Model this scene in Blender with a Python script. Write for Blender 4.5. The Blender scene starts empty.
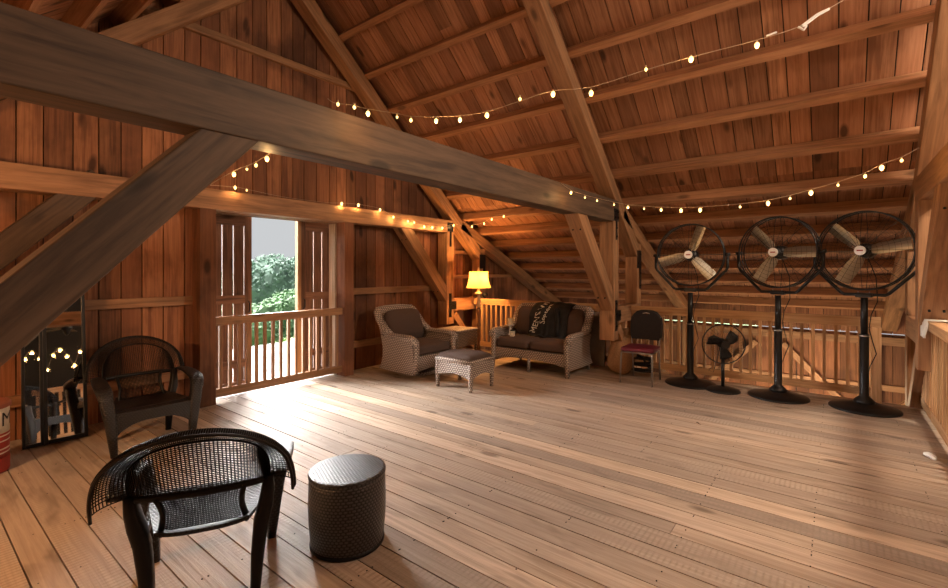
import bpy, bmesh, math, random
from mathutils import Vector, Matrix, Euler
random.seed(7)
R = math.radians
scene = bpy.context.scene
col = scene.collection
rd = random.random

# ------------------------------------------------------------------ materials
def newmat(name):
    m = bpy.data.materials.new(name); m.use_nodes = True
    nt = m.node_tree
    return m, nt, nt.nodes['Principled BSDF']

def lk(nt, a, b): nt.links.new(a, b)

def math_node(nt, op, a, b=None, c=None):
    n = nt.nodes.new('ShaderNodeMath'); n.operation = op
    for i, v in enumerate((a, b, c)):
        if v is None: continue
        if isinstance(v, (int, float)): n.inputs[i].default_value = v
        else: lk(nt, v, n.inputs[i])
    return n.outputs[0]

def wood(name, dark, light, tint=None, var=0.5, rough=0.75, saw=0.0, grain=1.0, stain=0.5, bump=0.25, tintamt=0.5, knots=0.7, grime=None):
    """boards: UV.x runs along the grain in metres, UV.y across; the face attribute rnd differs per board"""
    m, nt, P = newmat(name)
    uv = nt.nodes.new('ShaderNodeUVMap')
    sx = nt.nodes.new('ShaderNodeSeparateXYZ'); lk(nt, uv.outputs[0], sx.inputs[0])
    at = nt.nodes.new('ShaderNodeAttribute'); at.attribute_name = 'rnd'
    r = at.outputs['Fac']
    r2 = math_node(nt, 'FRACT', math_node(nt, 'MULTIPLY', r, 17.31))
    r3 = math_node(nt, 'FRACT', math_node(nt, 'MULTIPLY', r, 53.77))
    def coords(su, sv):
        c = nt.nodes.new('ShaderNodeCombineXYZ')
        lk(nt, math_node(nt, 'MULTIPLY_ADD', sx.outputs[0], su, math_node(nt, 'MULTIPLY', r, 97.0)), c.inputs[0])
        lk(nt, math_node(nt, 'MULTIPLY_ADD', sx.outputs[1], sv, math_node(nt, 'MULTIPLY', r2, 71.0)), c.inputs[1])
        return c.outputs[0]
    def noise(su, sv, det=4, dist=0.0, rough_=0.6):
        n = nt.nodes.new('ShaderNodeTexNoise'); n.inputs['Scale'].default_value = 1
        n.inputs['Detail'].default_value = det; n.inputs['Roughness'].default_value = rough_
        n.inputs['Distortion'].default_value = dist
        lk(nt, coords(su, sv), n.inputs['Vector']); return n.outputs[0]
    g1 = noise(1.3, 38*grain, 5, 0.6, 0.65)
    g2 = noise(0.9, 6, 3, 1.2)
    st = noise(1.6, 5, 3, 0.3)
    mix = math_node(nt, 'ADD', math_node(nt, 'MULTIPLY', g1, 0.6), math_node(nt, 'MULTIPLY', g2, 0.4))
    ramp = nt.nodes.new('ShaderNodeValToRGB'); lk(nt, mix, ramp.inputs[0])
    ramp.color_ramp.elements[0].position = 0.38; ramp.color_ramp.elements[0].color = (*dark, 1)
    ramp.color_ramp.elements[1].position = 0.60; ramp.color_ramp.elements[1].color = (*light, 1)
    out = ramp.outputs[0]
    def mixc(fac, a, b, mode='MIX'):
        n = nt.nodes.new('ShaderNodeMix'); n.data_type = 'RGBA'; n.blend_type = mode
        if isinstance(fac, (int, float)): n.inputs[0].default_value = fac
        else: lk(nt, fac, n.inputs[0])
        for i, v in ((6, a), (7, b)):
            if isinstance(v, tuple): n.inputs[i].default_value = (*v, 1)
            else: lk(nt, v, n.inputs[i])
        return n.outputs[2]
    if tint: out = mixc(math_node(nt, 'MULTIPLY', r3, tintamt), out, tint)
    # stains: own-shaped darker patches
    sfac = math_node(nt, 'MULTIPLY', math_node(nt, 'SMOOTHSTEP', st, 0.55, 0.75) if False else math_node(nt, 'MAXIMUM', math_node(nt, 'MULTIPLY_ADD', st, 4.0, -2.3), 0.0), stain)
    sfac = math_node(nt, 'MINIMUM', sfac, 0.85)
    dk = tuple(c*0.35 for c in dark)
    out = mixc(sfac, out, dk)
    # knots
    if knots:
        v = nt.nodes.new('ShaderNodeTexVoronoi'); v.inputs['Scale'].default_value = 1
        lk(nt, coords(1.7, 4.2), v.inputs['Vector'])
        k = math_node(nt, 'MAXIMUM', math_node(nt, 'MULTIPLY_ADD', v.outputs['Distance'], -1/0.20, 1.0), 0.0)
        sc = nt.nodes.new('ShaderNodeSeparateColor'); lk(nt, v.outputs['Color'], sc.inputs[0])
        k = math_node(nt, 'MULTIPLY', math_node(nt, 'MULTIPLY', k, math_node(nt, 'GREATER_THAN', sc.outputs[0], 0.45)), 2.2)
        out = mixc(math_node(nt, 'MULTIPLY', math_node(nt, 'MINIMUM', k, 1.0), knots), out, dk)
    if grime:
        gn = nt.nodes.new('ShaderNodeTexNoise'); gn.inputs['Scale'].default_value = grime[0]; gn.inputs['Detail'].default_value = 5
        tc = nt.nodes.new('ShaderNodeTexCoord'); lk(nt, tc.outputs['Object'], gn.inputs['Vector'])
        gf = math_node(nt, 'MINIMUM', math_node(nt, 'MAXIMUM', math_node(nt, 'MULTIPLY_ADD', gn.outputs[0], 5.0, -2.6), 0.0), grime[1])
        out = mixc(gf, out, dk)
    val = math_node(nt, 'MULTIPLY_ADD', r, var, 1 - var/2)
    vc = nt.nodes.new('ShaderNodeCombineXYZ')
    for i in range(3): lk(nt, val, vc.inputs[i])
    out = mixc(1.0, out, vc.outputs[0], 'MULTIPLY')
    h = mix
    if saw:
        w = nt.nodes.new('ShaderNodeTexWave'); w.wave_type = 'BANDS'; w.bands_direction = 'X'
        w.inputs['Scale'].default_value = 1; w.inputs['Distortion'].default_value = 1.2
        w.inputs['Detail'].default_value = 1
        lk(nt, coords(10, 1.5), w.inputs['Vector'])
        on = math_node(nt, 'MULTIPLY', math_node(nt, 'GREATER_THAN', r3, 0.66), math_node(nt, 'MINIMUM', math_node(nt, 'MAXIMUM', math_node(nt, 'MULTIPLY_ADD', g2, 6.0, -2.6), 0.0), 1.0))
        sf = math_node(nt, 'MULTIPLY', math_node(nt, 'MULTIPLY', math_node(nt, 'POWER', w.outputs['Fac'], 3.0), on), saw)
        out = mixc(sf, out, tuple(c*0.45 for c in light))
        h = math_node(nt, 'ADD', h, math_node(nt, 'MULTIPLY', sf, 0.5))
    lk(nt, out, P.inputs['Base Color'])
    b = nt.nodes.new('ShaderNodeBump'); b.inputs['Strength'].default_value = bump; b.inputs['Distance'].default_value = 0.01
    lk(nt, h, b.inputs['Height']); lk(nt, b.outputs[0], P.inputs['Normal'])
    P.inputs['Roughness'].default_value = rough
    P.inputs['Specular IOR Level'].default_value = 0.3
    return m

def plain(name, c, rough=0.6, metal=0.0, noise=0.0, nscale=30, bump=0.0, spec=0.4, sheen=0):
    m, nt, P = newmat(name)
    P.inputs['Base Color'].default_value = (*c, 1); P.inputs['Roughness'].default_value = rough
    P.inputs['Metallic'].default_value = metal; P.inputs['Specular IOR Level'].default_value = spec
    if noise or bump:
        tc = nt.nodes.new('ShaderNodeTexCoord'); n = nt.nodes.new('ShaderNodeTexNoise')
        n.inputs['Scale'].default_value = nscale; n.inputs['Detail'].default_value = 4
        lk(nt, tc.outputs['Object'], n.inputs['Vector'])
        rp = nt.nodes.new('ShaderNodeValToRGB'); lk(nt, n.outputs[0], rp.inputs[0])
        rp.color_ramp.elements[0].position = 0.3; rp.color_ramp.elements[1].position = 0.7
        rp.color_ramp.elements[0].color = (*[x*(1-noise) for x in c], 1)
        rp.color_ramp.elements[1].color = (*[min(1, x*(1+noise)) for x in c], 1)
        lk(nt, rp.outputs[0], P.inputs['Base Color'])
        if bump:
            b = nt.nodes.new('ShaderNodeBump'); b.inputs['Strength'].default_value = bump; b.inputs['Distance'].default_value = 0.005
            lk(nt, n.outputs[0], b.inputs['Height']); lk(nt, b.outputs[0], P.inputs['Normal'])
    return m

def emis(name, c, s):
    m, nt, P = newmat(name)
    P.inputs['Base Color'].default_value = (*c, 1)
    P.inputs['Emission Color'].default_value = (*c, 1); P.inputs['Emission Strength'].default_value = s
    return m

def wicker(name, dark, light, su=34.0, sv=60.0, gloss=0.5, bump=0.8, gap=0.3):
    """over-and-under weave, object space: (x+y, z) on upright faces, (x, y) on flat tops"""
    m, nt, P = newmat(name)
    tc = nt.nodes.new('ShaderNodeTexCoord'); s = nt.nodes.new('ShaderNodeSeparateXYZ'); lk(nt, tc.outputs['Object'], s.inputs[0])
    sn = nt.nodes.new('ShaderNodeSeparateXYZ'); lk(nt, tc.outputs['Normal'], sn.inputs[0])
    top = math_node(nt, 'GREATER_THAN', math_node(nt, 'ABSOLUTE', sn.outputs[2]), 0.75)
    notop = math_node(nt, 'SUBTRACT', 1.0, top)
    ax = math_node(nt, 'ABSOLUTE', sn.outputs[0]); ay = math_node(nt, 'ABSOLUTE', sn.outputs[1])
    facex = math_node(nt, 'GREATER_THAN', ax, ay)
    hor = math_node(nt, 'ADD', math_node(nt, 'MULTIPLY', s.outputs[1], facex), math_node(nt, 'MULTIPLY', s.outputs[0], math_node(nt, 'SUBTRACT', 1.0, facex)))
    u = math_node(nt, 'ADD', math_node(nt, 'MULTIPLY', s.outputs[0], top), math_node(nt, 'MULTIPLY', hor, notop))
    v = math_node(nt, 'ADD', math_node(nt, 'MULTIPLY', s.outputs[1], top), math_node(nt, 'MULTIPLY', s.outputs[2], notop))
    U = math_node(nt, 'MULTIPLY', u, su); V = math_node(nt, 'MULTIPLY', v, sv)
    par = math_node(nt, 'MODULO', math_node(nt, 'ADD', math_node(nt, 'FLOOR', V), 200.0), 2.0)
    uu = math_node(nt, 'FRACT', math_node(nt, 'ADD', math_node(nt, 'MULTIPLY', par, 0.5), U))
    vv = math_node(nt, 'FRACT', V)
    hu = math_node(nt, 'SINE', math_node(nt, 'MULTIPLY', uu, math.pi))
    hv = math_node(nt, 'SINE', math_node(nt, 'MULTIPLY', vv, math.pi))
    h = math_node(nt, 'MULTIPLY', hu, hv)
    n = nt.nodes.new('ShaderNodeTexNoise'); n.inputs['Scale'].default_value = 45; lk(nt, tc.outputs['Object'], n.inputs['Vector'])
    rp = nt.nodes.new('ShaderNodeValToRGB')
    lk(nt, math_node(nt, 'MULTIPLY', h, math_node(nt, 'MULTIPLY_ADD', n.outputs[0], 0.9, 0.55)), rp.inputs[0])
    rp.color_ramp.elements[0].position = gap*0.5; rp.color_ramp.elements[0].color = (*dark, 1)
    rp.color_ramp.elements[1].position = gap+0.35; rp.color_ramp.elements[1].color = (*light, 1)
    lk(nt, rp.outputs[0], P.inputs['Base Color'])
    b = nt.nodes.new('ShaderNodeBump'); b.inputs['Strength'].default_value = bump; b.inputs['Distance'].default_value = 0.004
    lk(nt, h, b.inputs['Height']); lk(nt, b.outputs[0], P.inputs['Normal'])
    P.inputs['Roughness'].default_value = gloss
    return m

M = {}
M['floor'] = wood('floor boards', (0.36,0.265,0.19), (0.60,0.475,0.365), tint=(0.30,0.255,0.225), var=0.38, rough=0.6, saw=0.6, stain=0.9, bump=0.5, tintamt=0.6, knots=0.75)
M['siding'] = wood('siding boards', (0.15,0.058,0.027), (0.38,0.165,0.075), tint=(0.17,0.065,0.032), var=0.75, stain=0.7, tintamt=0.7, grime=(1.3,0.6), knots=0.9)
M['roofboard'] = wood('roof boards', (0.19,0.080,0.036), (0.43,0.205,0.105), tint=(0.22,0.09,0.045), var=0.6, stain=0.6, tintamt=0.6, knots=0.95)
M['purlin'] = wood('purlin timber', (0.22,0.10,0.045), (0.40,0.195,0.095), var=0.3, stain=0.3)
M['timber'] = wood('frame timber', (0.19,0.095,0.045), (0.37,0.19,0.092), var=0.25, stain=0.3, grain=0.6, rough=0.6, knots=0.8)
M['oldbeam'] = wood('old beam timber', (0.048,0.029,0.018), (0.115,0.070,0.043), var=0.2, stain=0.4, grain=0.5, rough=0.6, knots=0.8)
M['rail'] = wood('railing timber', (0.33,0.17,0.075), (0.56,0.33,0.165), var=0.35, stain=0.25, grain=1.2)
M['doorwood'] = wood('door timber', (0.09,0.045,0.028), (0.24,0.12,0.07), var=0.4, stain=0.5)
M['pale'] = wood('pale raw board', (0.42,0.31,0.22), (0.68,0.54,0.41), var=0.2, stain=0.2)
M['deck'] = wood('deck boards', (0.085,0.085,0.092), (0.13,0.13,0.14), var=0.25, stain=0.2)
M['dark'] = plain('black backing', (0.012,0.009,0.007), 0.95)
M['roofout'] = plain('outer roofing', (0.10,0.10,0.11), 0.6, noise=0.2)
M['iron'] = plain('black iron', (0.012,0.012,0.013), 0.45, 0.6, bump=0.2, nscale=60)
M['blackpaint'] = plain('black painted steel', (0.012,0.012,0.013), 0.38, 0.2)
M['resin'] = wicker('black resin weave', (0.004,0.003,0.003), (0.020,0.017,0.017), 45, 62, 0.42, 0.7)
M['resinsmooth'] = plain('black moulded resin', (0.009,0.008,0.008), 0.45, bump=0.1, nscale=80, spec=.25)
M['stool'] = wicker('black stool weave', (0.004,0.004,0.004), (0.07,0.065,0.066), 48, 62, 0.3, 0.6)
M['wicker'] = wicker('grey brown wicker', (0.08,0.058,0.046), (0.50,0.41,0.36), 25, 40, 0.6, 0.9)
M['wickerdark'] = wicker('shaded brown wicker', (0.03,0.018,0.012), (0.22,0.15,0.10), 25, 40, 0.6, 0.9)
M['cushion'] = plain('taupe cushion cloth', (0.085,0.056,0.046), 0.95, noise=0.18, nscale=220, bump=0.25)
M['jacket'] = plain('black jacket cloth', (0.010,0.011,0.014), 0.7, noise=0.3, nscale=14, bump=0.3)
M['print'] = plain('white print', (0.7,0.68,0.62), 0.8)
M['alu'] = plain('brushed aluminium blade', (0.42,0.38,0.30), 0.4, 0.9)
M['chrome'] = plain('grey metal tube', (0.35,0.34,0.33), 0.3, 0.8)
M['burgundy'] = plain('burgundy vinyl', (0.13,0.016,0.035), 0.5, bump=0.15, nscale=80)
M['blackcloth'] = plain('dark back upholstery', (0.012,0.008,0.009), 0.8, noise=0.2)
M['white'] = plain('white plastic', (0.75,0.74,0.72), 0.5)
M['whitecloth'] = plain('white cloth', (0.72,0.69,0.64), 0.9, noise=0.1, nscale=20, bump=0.3)
M['lampwood'] = plain('turned dark wood', (0.17,0.075,0.03), 0.35, noise=0.3, nscale=12)
M['lampgold'] = plain('cream turned wood', (0.55,0.38,0.2), 0.4)
M['greypanel'] = plain('grey table top', (0.17,0.14,0.12), 0.6, noise=0.1, nscale=8)
M['bluegrey'] = plain('tan burlap', (0.34,0.20,0.11), 0.9, noise=0.2, nscale=60)
M['red'] = plain('red print', (0.28,0.028,0.018), 0.6, noise=0.15, nscale=9)
M['cream'] = plain('cream paper', (0.55,0.47,0.36), 0.7, noise=0.08)
M['lid'] = plain('rust red lid', (0.30,0.09,0.045), 0.6)
M['candle'] = plain('cream wax', (0.75,0.6,0.4), 0.6)
M['bulb'] = emis('warm bulb', (1.0,0.74,0.28), 2.6)
M['wire'] = plain('clear pale wire', (0.42,0.30,0.2), 0.5)
M['wiresocket'] = plain('bulb socket', (0.5,0.38,0.22), 0.5)
M['whitelight'] = emis('white lamp lens', (1.0,0.93,0.82), 9)
M['bark'] = plain('tree bark', (0.10,0.08,0.06), 0.9, noise=0.3, nscale=8)
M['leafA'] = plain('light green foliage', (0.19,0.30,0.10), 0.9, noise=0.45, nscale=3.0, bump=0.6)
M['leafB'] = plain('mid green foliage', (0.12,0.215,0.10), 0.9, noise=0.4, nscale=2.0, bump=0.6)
M['leafC'] = plain('haze tinted foliage', (0.17,0.25,0.20), 0.95, noise=0.25, nscale=0.8, bump=0.5)  # far trees: distance haze mixed into the leaf colour
M['hill'] = plain('meadow ground', (0.09,0.14,0.06), 0.95, noise=0.3, nscale=0.2)
M['farhill'] = plain('haze tinted woods', (0.27,0.33,0.34), 0.95, noise=0.15, nscale=0.05)  # pale blue-grey: aerial haze put into the colour of the woods
M['mirror'] = plain('mirror glass', (0.82,0.80,0.76), 0.02, 1.0)
# lamp shade: cloth that glows and passes the bulb's light
def shade_mat():
    m, nt, P = newmat('lit lamp shade')
    nt.nodes.remove(P)
    o = nt.nodes['Material Output']
    t = nt.nodes.new('ShaderNodeBsdfTranslucent'); t.inputs[0].default_value = (.40,0.235,0.065,1)
    d = nt.nodes.new('ShaderNodeBsdfDiffuse'); d.inputs[0].default_value = (0.45,0.25,0.08,1)
    e = nt.nodes.new('ShaderNodeEmission'); e.inputs[0].default_value = (1.0,0.53,0.13,1); e.inputs[1].default_value = 0.45
    mx = nt.nodes.new('ShaderNodeMixShader'); mx.inputs[0].default_value = 0.4
    ad = nt.nodes.new('ShaderNodeAddShader')
    lk(nt, t.outputs[0], mx.inputs[1]); lk(nt, d.outputs[0], mx.inputs[2]); lk(nt, mx.outputs[0], ad.inputs[0]); lk(nt, e.outputs[0], ad.inputs[1]); lk(nt, ad.outputs[0], o.inputs[0])
    return m
M['shade'] = shade_mat()

# ------------------------------------------------------------------ mesh builder
class MB:
    def __init__(s): s.v = []; s.f = []; s.uv = []; s.r = []
    def face(s, idx, uvs=None, r=0.5):
        s.f.append(idx); s.uv.append(uvs or [(s.v[i][0]+s.v[i][1], s.v[i][2]) for i in idx]); s.r.append(r)
    def prism(s, bottom, top, ulen, r=None, uoff=0.0):
        """two quads/polygons joined; ulen axis is bottom->top"""
        r = rd() if r is None else r
        n = len(bottom); b = len(s.v); s.v += [tuple(p) for p in bottom] + [tuple(p) for p in top]
        per = 0.0
        for i in range(n):
            j = (i+1) % n; w = (Vector(bottom[j]) - Vector(bottom[i])).length
            s.face([b+i, b+j, b+n+j, b+n+i], [(uoff, per), (uoff, per+w), (uoff+ulen, per+w), (uoff+ulen, per)], r)
            per += w
        c = Vector(bottom[0])
        def cap(pts): 
            x = (Vector(pts[1])-Vector(pts[0])).normalized(); o = Vector(pts[0])
            return [((Vector(p)-o).dot(x)*0.3, (Vector(p)-o).length) for p in pts]
        s.face([b+i for i in reversed(range(n))], list(reversed(cap(bottom))), r)
        s.face([b+n+i for i in range(n)], cap(top), r)
    def beam(s, p0, p1, w, h, up=(0,0,1), r=None):
        """rectangular bar centre line p0->p1; h measured along up, w across"""
        p0, p1 = Vector(p0), Vector(p1); d = p1-p0; L = d.length; d.normalize()
        up = Vector(up); side = d.cross(up).normalized(); u2 = side.cross(d).normalized()
        q = [side*w/2*a + u2*h/2*b for a, b in ((-1,-1),(1,-1),(1,1),(-1,1))]
        s.prism([p0+k for k in q], [p1+k for k in q], L, r)
    def box(s, x0, x1, y0, y1, z0, z1, r=None, axis=None):
        d = (x1-x0, y1-y0, z1-z0); a = axis if axis is not None else d.index(max(d))
        if a == 0: s.prism([(x0,y0,z0),(x0,y0,z1),(x0,y1,z1),(x0,y1,z0)], [(x1,y0,z0),(x1,y0,z1),(x1,y1,z1),(x1,y1,z0)], d[0], r)
        elif a == 1: s.prism([(x0,y0,z0),(x1,y0,z0),(x1,y0,z1),(x0,y0,z1)], [(x0,y1,z0),(x1,y1,z0),(x1,y1,z1),(x0,y1,z1)], d[1], r)
        else: s.prism([(x0,y0,z0),(x0,y1,z0),(x1,y1,z0),(x1,y0,z0)], [(x0,y0,z1),(x0,y1,z1),(x1,y1,z1),(x1,y0,z1)], d[2], r)
    def ring_loft(s, rings, closed=False, caps=True, r=0.5):
        b = len(s.v); n = len(rings[0])
        for q in rings: s.v += [tuple(p) for p in q]
        m = len(rings)
        for k in range(m if closed else m-1):
            a0 = b+k*n; a1 = b+((k+1) % m)*n
            for i in range(n):
                j = (i+1) % n
                s.face([a0+i, a0+j, a1+j, a1+i], [(k/m, i/n), (k/m, (i+1)/n), ((k+1)/m, (i+1)/n), ((k+1)/m, i/n)], r)
        if caps and not closed:
            s.face([b+i for i in reversed(range(n))], None, r); s.face([b+(m-1)*n+i for i in range(n)], None, r)
    def tube(s, pts, rad, n=8, closed=False, sq=1.0, flat=None, up=(0,0,1)):
        """sweep; rad may be a number or list of (rx, ry); sq<1 squarer section"""
        pts = [Vector(p) for p in pts]; rings = []; m = len(pts)
        prev = None
        for k, p in enumerate(pts):
            if closed: d = pts[(k+1) % m]-pts[k-1]
            else: d = pts[min(k+1, m-1)]-pts[max(k-1, 0)]
            d.normalize()
            if prev is None:
                u = Vector(up)
                if abs(d.dot(u)) > 0.95: u = Vector((1,0,0)) if abs(d.x) < .9 else Vector((0,1,0))
            else: u = prev
            sd = d.cross(u).normalized(); u = sd.cross(d).normalized(); prev = u
            rr = rad[k] if isinstance(rad, (list, tuple)) and not (len(rad) == 2 and isinstance(rad[0], (int, float)) and m != 2) else rad
            rx, ry = (rr if isinstance(rr, (list, tuple)) else (rr, rr))
            q = []
            for i in range(n):
                a = 2*math.pi*(i+0.5)/n; ca, sa = math.cos(a), math.sin(a)
                ca = math.copysign(abs(ca)**sq, ca); sa = math.copysign(abs(sa)**sq, sa)
                q.append(p + sd*ca*rx + u*sa*ry)
            rings.append(q)
        s.ring_loft(rings, closed)
    def lathe(s, prof, n=24, c=(0,0,0)):
        rings = []
        for r_, z in prof:
            rings.append([(c[0]+r_*math.cos(2*math.pi*i/n), c[1]+r_*math.sin(2*math.pi*i/n), c[2]+z) for i in range(n)])
        s.ring_loft(rings)
    def build(s, name, mat, parent=None, smooth=False, bevel=0, subsurf=0):
        me = bpy.data.meshes.new(name); me.from_pydata(s.v, [], s.f); 
        uvl = me.uv_layers.new(name='UVMap'); k = 0
        for q in s.uv:
            for c in q: uvl.data[k].uv = c; k += 1
        at = me.attributes.new('rnd', 'FLOAT', 'FACE')
        at.data.foreach_set('value', s.r)
        me.materials.append(mat); me.validate(); me.update()
        bm = bmesh.new(); bm.from_mesh(me); bmesh.ops.recalc_face_normals(bm, faces=bm.faces); bm.to_mesh(me); bm.free()
        if smooth:
            for p in me.polygons: p.use_smooth = True
        o = bpy.data.objects.new(name, me); col.objects.link(o)
        if parent: o.parent = parent
        if bevel:
            b = o.modifiers.new('bevel', 'BEVEL'); b.width = bevel; b.segments = 2; b.limit_method = 'ANGLE'
        if subsurf:
            b = o.modifiers.new('smooth', 'SUBSURF'); b.levels = subsurf; b.render_levels = subsurf
        return o

def tag(o, label=None, cat=None, group=None, kind=None):
    if label: o['label'] = label
    if cat: o['category'] = cat
    if group: o['group'] = group
    if kind: o['kind'] = kind
    return o
def empty(name, loc, rz=0, label=None, cat=None, group=None, kind=None):
    o = bpy.data.objects.new(name, None); col.objects.link(o); o.location = loc; o.rotation_euler = (0, 0, rz)
    o.empty_display_size = 0.1
    return tag(o, label, cat, group, kind)
def copy_tree(o, parent=None):
    c = o.copy(); col.objects.link(c); c.parent = parent
    for ch in list(o.children): copy_tree(ch, c)
    return c

def rbox(name, mat, parent, c, size, r, puff=(0,0,0), n=10, rot=None, sag=0.0):
    """soft rounded box; puff swells the faces"""
    bm = bmesh.new(); bmesh.ops.create_cube(bm, size=2)
    bmesh.ops.subdivide_edges(bm, edges=bm.edges, cuts=n, use_grid_fill=True)
    hx, hy, hz = size[0]/2, size[1]/2, size[2]/2
    for v in bm.verts:
        p = v.co
        q = Vector((p.x*hx, p.y*hy, p.z*hz))
        rr = min(r, hx, hy, hz)
        inn = Vector((max(-hx+rr, min(hx-rr, q.x)), max(-hy+rr, min(hy-rr, q.y)), max(-hz+rr, min(hz-rr, q.z))))
        d = q-inn
        if d.length > 1e-6: q = inn + d.normalized()*rr
        fx, fy, fz = 1-p.x**2, 1-p.y**2, 1-p.z**2
        q.x += puff[0]*p.x*fy*fz; q.y += puff[1]*p.y*fx*fz; q.z += puff[2]*p.z*fx*fy
        v.co = q
    me = bpy.data.meshes.new(name); bm.to_mesh(me); bm.free()
    for p in me.polygons: p.use_smooth = True
    me.materials.append(mat)
    if rot: me.transform(Euler(rot).to_matrix().to_4x4())
    me.transform(Matrix.Translation(c))
    o = bpy.data.objects.new(name, me); col.objects.link(o); o.parent = parent
    return o

def text(name, body, size, mat, parent, mtx, extrude=0.0008, font_scale=(1,1), label=None):
    cu = bpy.data.curves.new(name, 'FONT'); cu.body = body; cu.size = size; cu.extrude = extrude
    cu.align_x = 'CENTER'; cu.align_y = 'CENTER'
    tmp = bpy.data.objects.new('tmp', cu); col.objects.link(tmp)
    dg = bpy.context.evaluated_depsgraph_get(); me = bpy.data.meshes.new_from_object(tmp.evaluated_get(dg))
    bpy.data.objects.remove(tmp)
    me.transform(Matrix.Diagonal((font_scale[0], font_scale[1], 1, 1))); me.transform(mtx)
    me.materials.clear(); me.materials.append(mat)
    o = bpy.data.objects.new(name, me); col.objects.link(o); o.parent = parent
    return o

# ------------------------------------------------------------------ roof profile
RIDGE = 3.23; KX = 6.67; ZK = 2.57; EX = 11.15
def zroof(x):
    """underside of the purlins"""
    x = RIDGE + abs(x-RIDGE)
    return 8.38-0.87*x if x < KX else ZK-0.44*(x-KX)
PD = 0.14            # purlin depth (vertical)
def zboard(x): return zroof(x)+PD+0.02
YB0, YB1 = -6.5, 5.88
LOWZ = -2.6

# floor
f = MB(); x = -5.0
while x < 7.2:
    w = random.choice((0.14,0.15,0.155,0.165,0.18)); w = min(w, 7.2-x)
    if w < 0.03: break
    # a board is two or three lengths end to end
    ys = [YB0]; 
    ys.append(-1.5-2*rd())
    if rd() < .12: ys.append(.5+3*rd())
    if ys[-1] < YB1: ys.append(YB1)
    ys[-1] = YB1
    for a, b in zip(ys[:-1], ys[1:]):
        dz = (rd()-.5)*0.003
        f.box(x+0.004, x+w-0.004, a, b-0.003, -0.04, -0.002+dz, axis=1)
    x += w
fl = f.build('floor', M['floor']); tag(fl, kind='structure')
# nail heads and sub floor
sb = MB(); sb.box(-5.0, 7.15, YB0, YB1, -0.16, -0.042); o = sb.build('subfloor', M['dark'], fl)
n_ = MB()
for k in range(600):
    xx = random.uniform(0, 7.0); yy = round(random.uniform(-1, 5.8)/0.6)*0.6+0.1
    n_.box(xx-.003, xx+.003, yy-.003, yy+.003, -0.004, 0.0005)
n_.build('nail_heads', M['iron'], fl)['kind'] = 'stuff'
fa = MB(); fa.box(7.15, 7.2, YB0, YB1, -0.4, -0.045); fa.build('floor_edge_board', M['timber'], fl)

# roof
def roof_side(sgn, name):
    root = None
    m = MB(); y = YB0
    while y < YB1+0.1:
        w = random.choice((0.17,0.19,0.21,0.23))
        y1 = min(y+w, YB1+0.15)
        for xa, xb in ((RIDGE, KX+0.05), (KX+0.05, EX+0.1)):
            # board ends meet at random purlins
            cuts = [xa] + ([xa+(xb-xa)*random.choice((0.35,0.5,0.65))] if rd() < .5 else []) + [xb]
            for c0, c1 in zip(cuts[:-1], cuts[1:]):
                dz = rd()*0.006
                X0 = RIDGE+sgn*(c0-RIDGE); X1 = RIDGE+sgn*(c1-RIDGE-0.004)
                z0, z1 = zboard(c0)+dz, zboard(c1)+dz
                m.prism([(X0,y+.005,z0),(X0,y1-.005,z0),(X0,y1-.005,z0+.025),(X0,y+.005,z0+.025)],
                        [(X1,y+.005,z1),(X1,y1-.005,z1),(X1,y1-.005,z1+.025),(X1,y+.005,z1+.025)], math.hypot(X1-X0, z1-z0))
        y = y1
    c = m.build(name, M['roofboard']); tag(c, kind='structure')
    b = MB()
    for xa, xb in ((RIDGE, KX+0.05), (KX+0.05, EX+0.35)):
        X0 = RIDGE+sgn*(xa-RIDGE); X1 = RIDGE+sgn*(xb-RIDGE)
        z0, z1 = zboard(xa)+.035, zboard(xb)+.035
        b.prism([(X0,YB0-.3,z0),(X0,YB1+.4,z0),(X0,YB1+.4,z0+.04),(X0,YB0-.3,z0+.04)], [(X1,YB0-.3,z1),(X1,YB1+.4,z1),(X1,YB1+.4,z1+.04),(X1,YB0-.3,z1+.04)], 4)
    b.build('roofing', M['dark'], c)
    # purlins
    xs = [4.06+0.462*k for k in range(-2, 6)] + [6.86+0.53*k for k in range(0, 9)]
    xs.insert(0, RIDGE+0.0)
    for px_ in xs:
        X = RIDGE+sgn*(px_-RIDGE)
        p = MB(); sl = 0.87 if px_ < KX else 0.44
        up = Vector((sgn*sl, 0, 1)) if px_ > RIDGE+.01 else Vector((0,0,1))
        if sgn < 0 and px_ <= RIDGE+.01: continue
        z = zroof(px_)+PD/2+0.005
        p.beam((X, YB0, z), (X, YB1, z), 0.085 if px_ > RIDGE+.01 else 0.06, 0.135, up)
        p.build('purlin', M['purlin'], c)
    return c
roof_side(1, 'ceiling_right'); roof_side(-1, 'ceiling_left')

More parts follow.
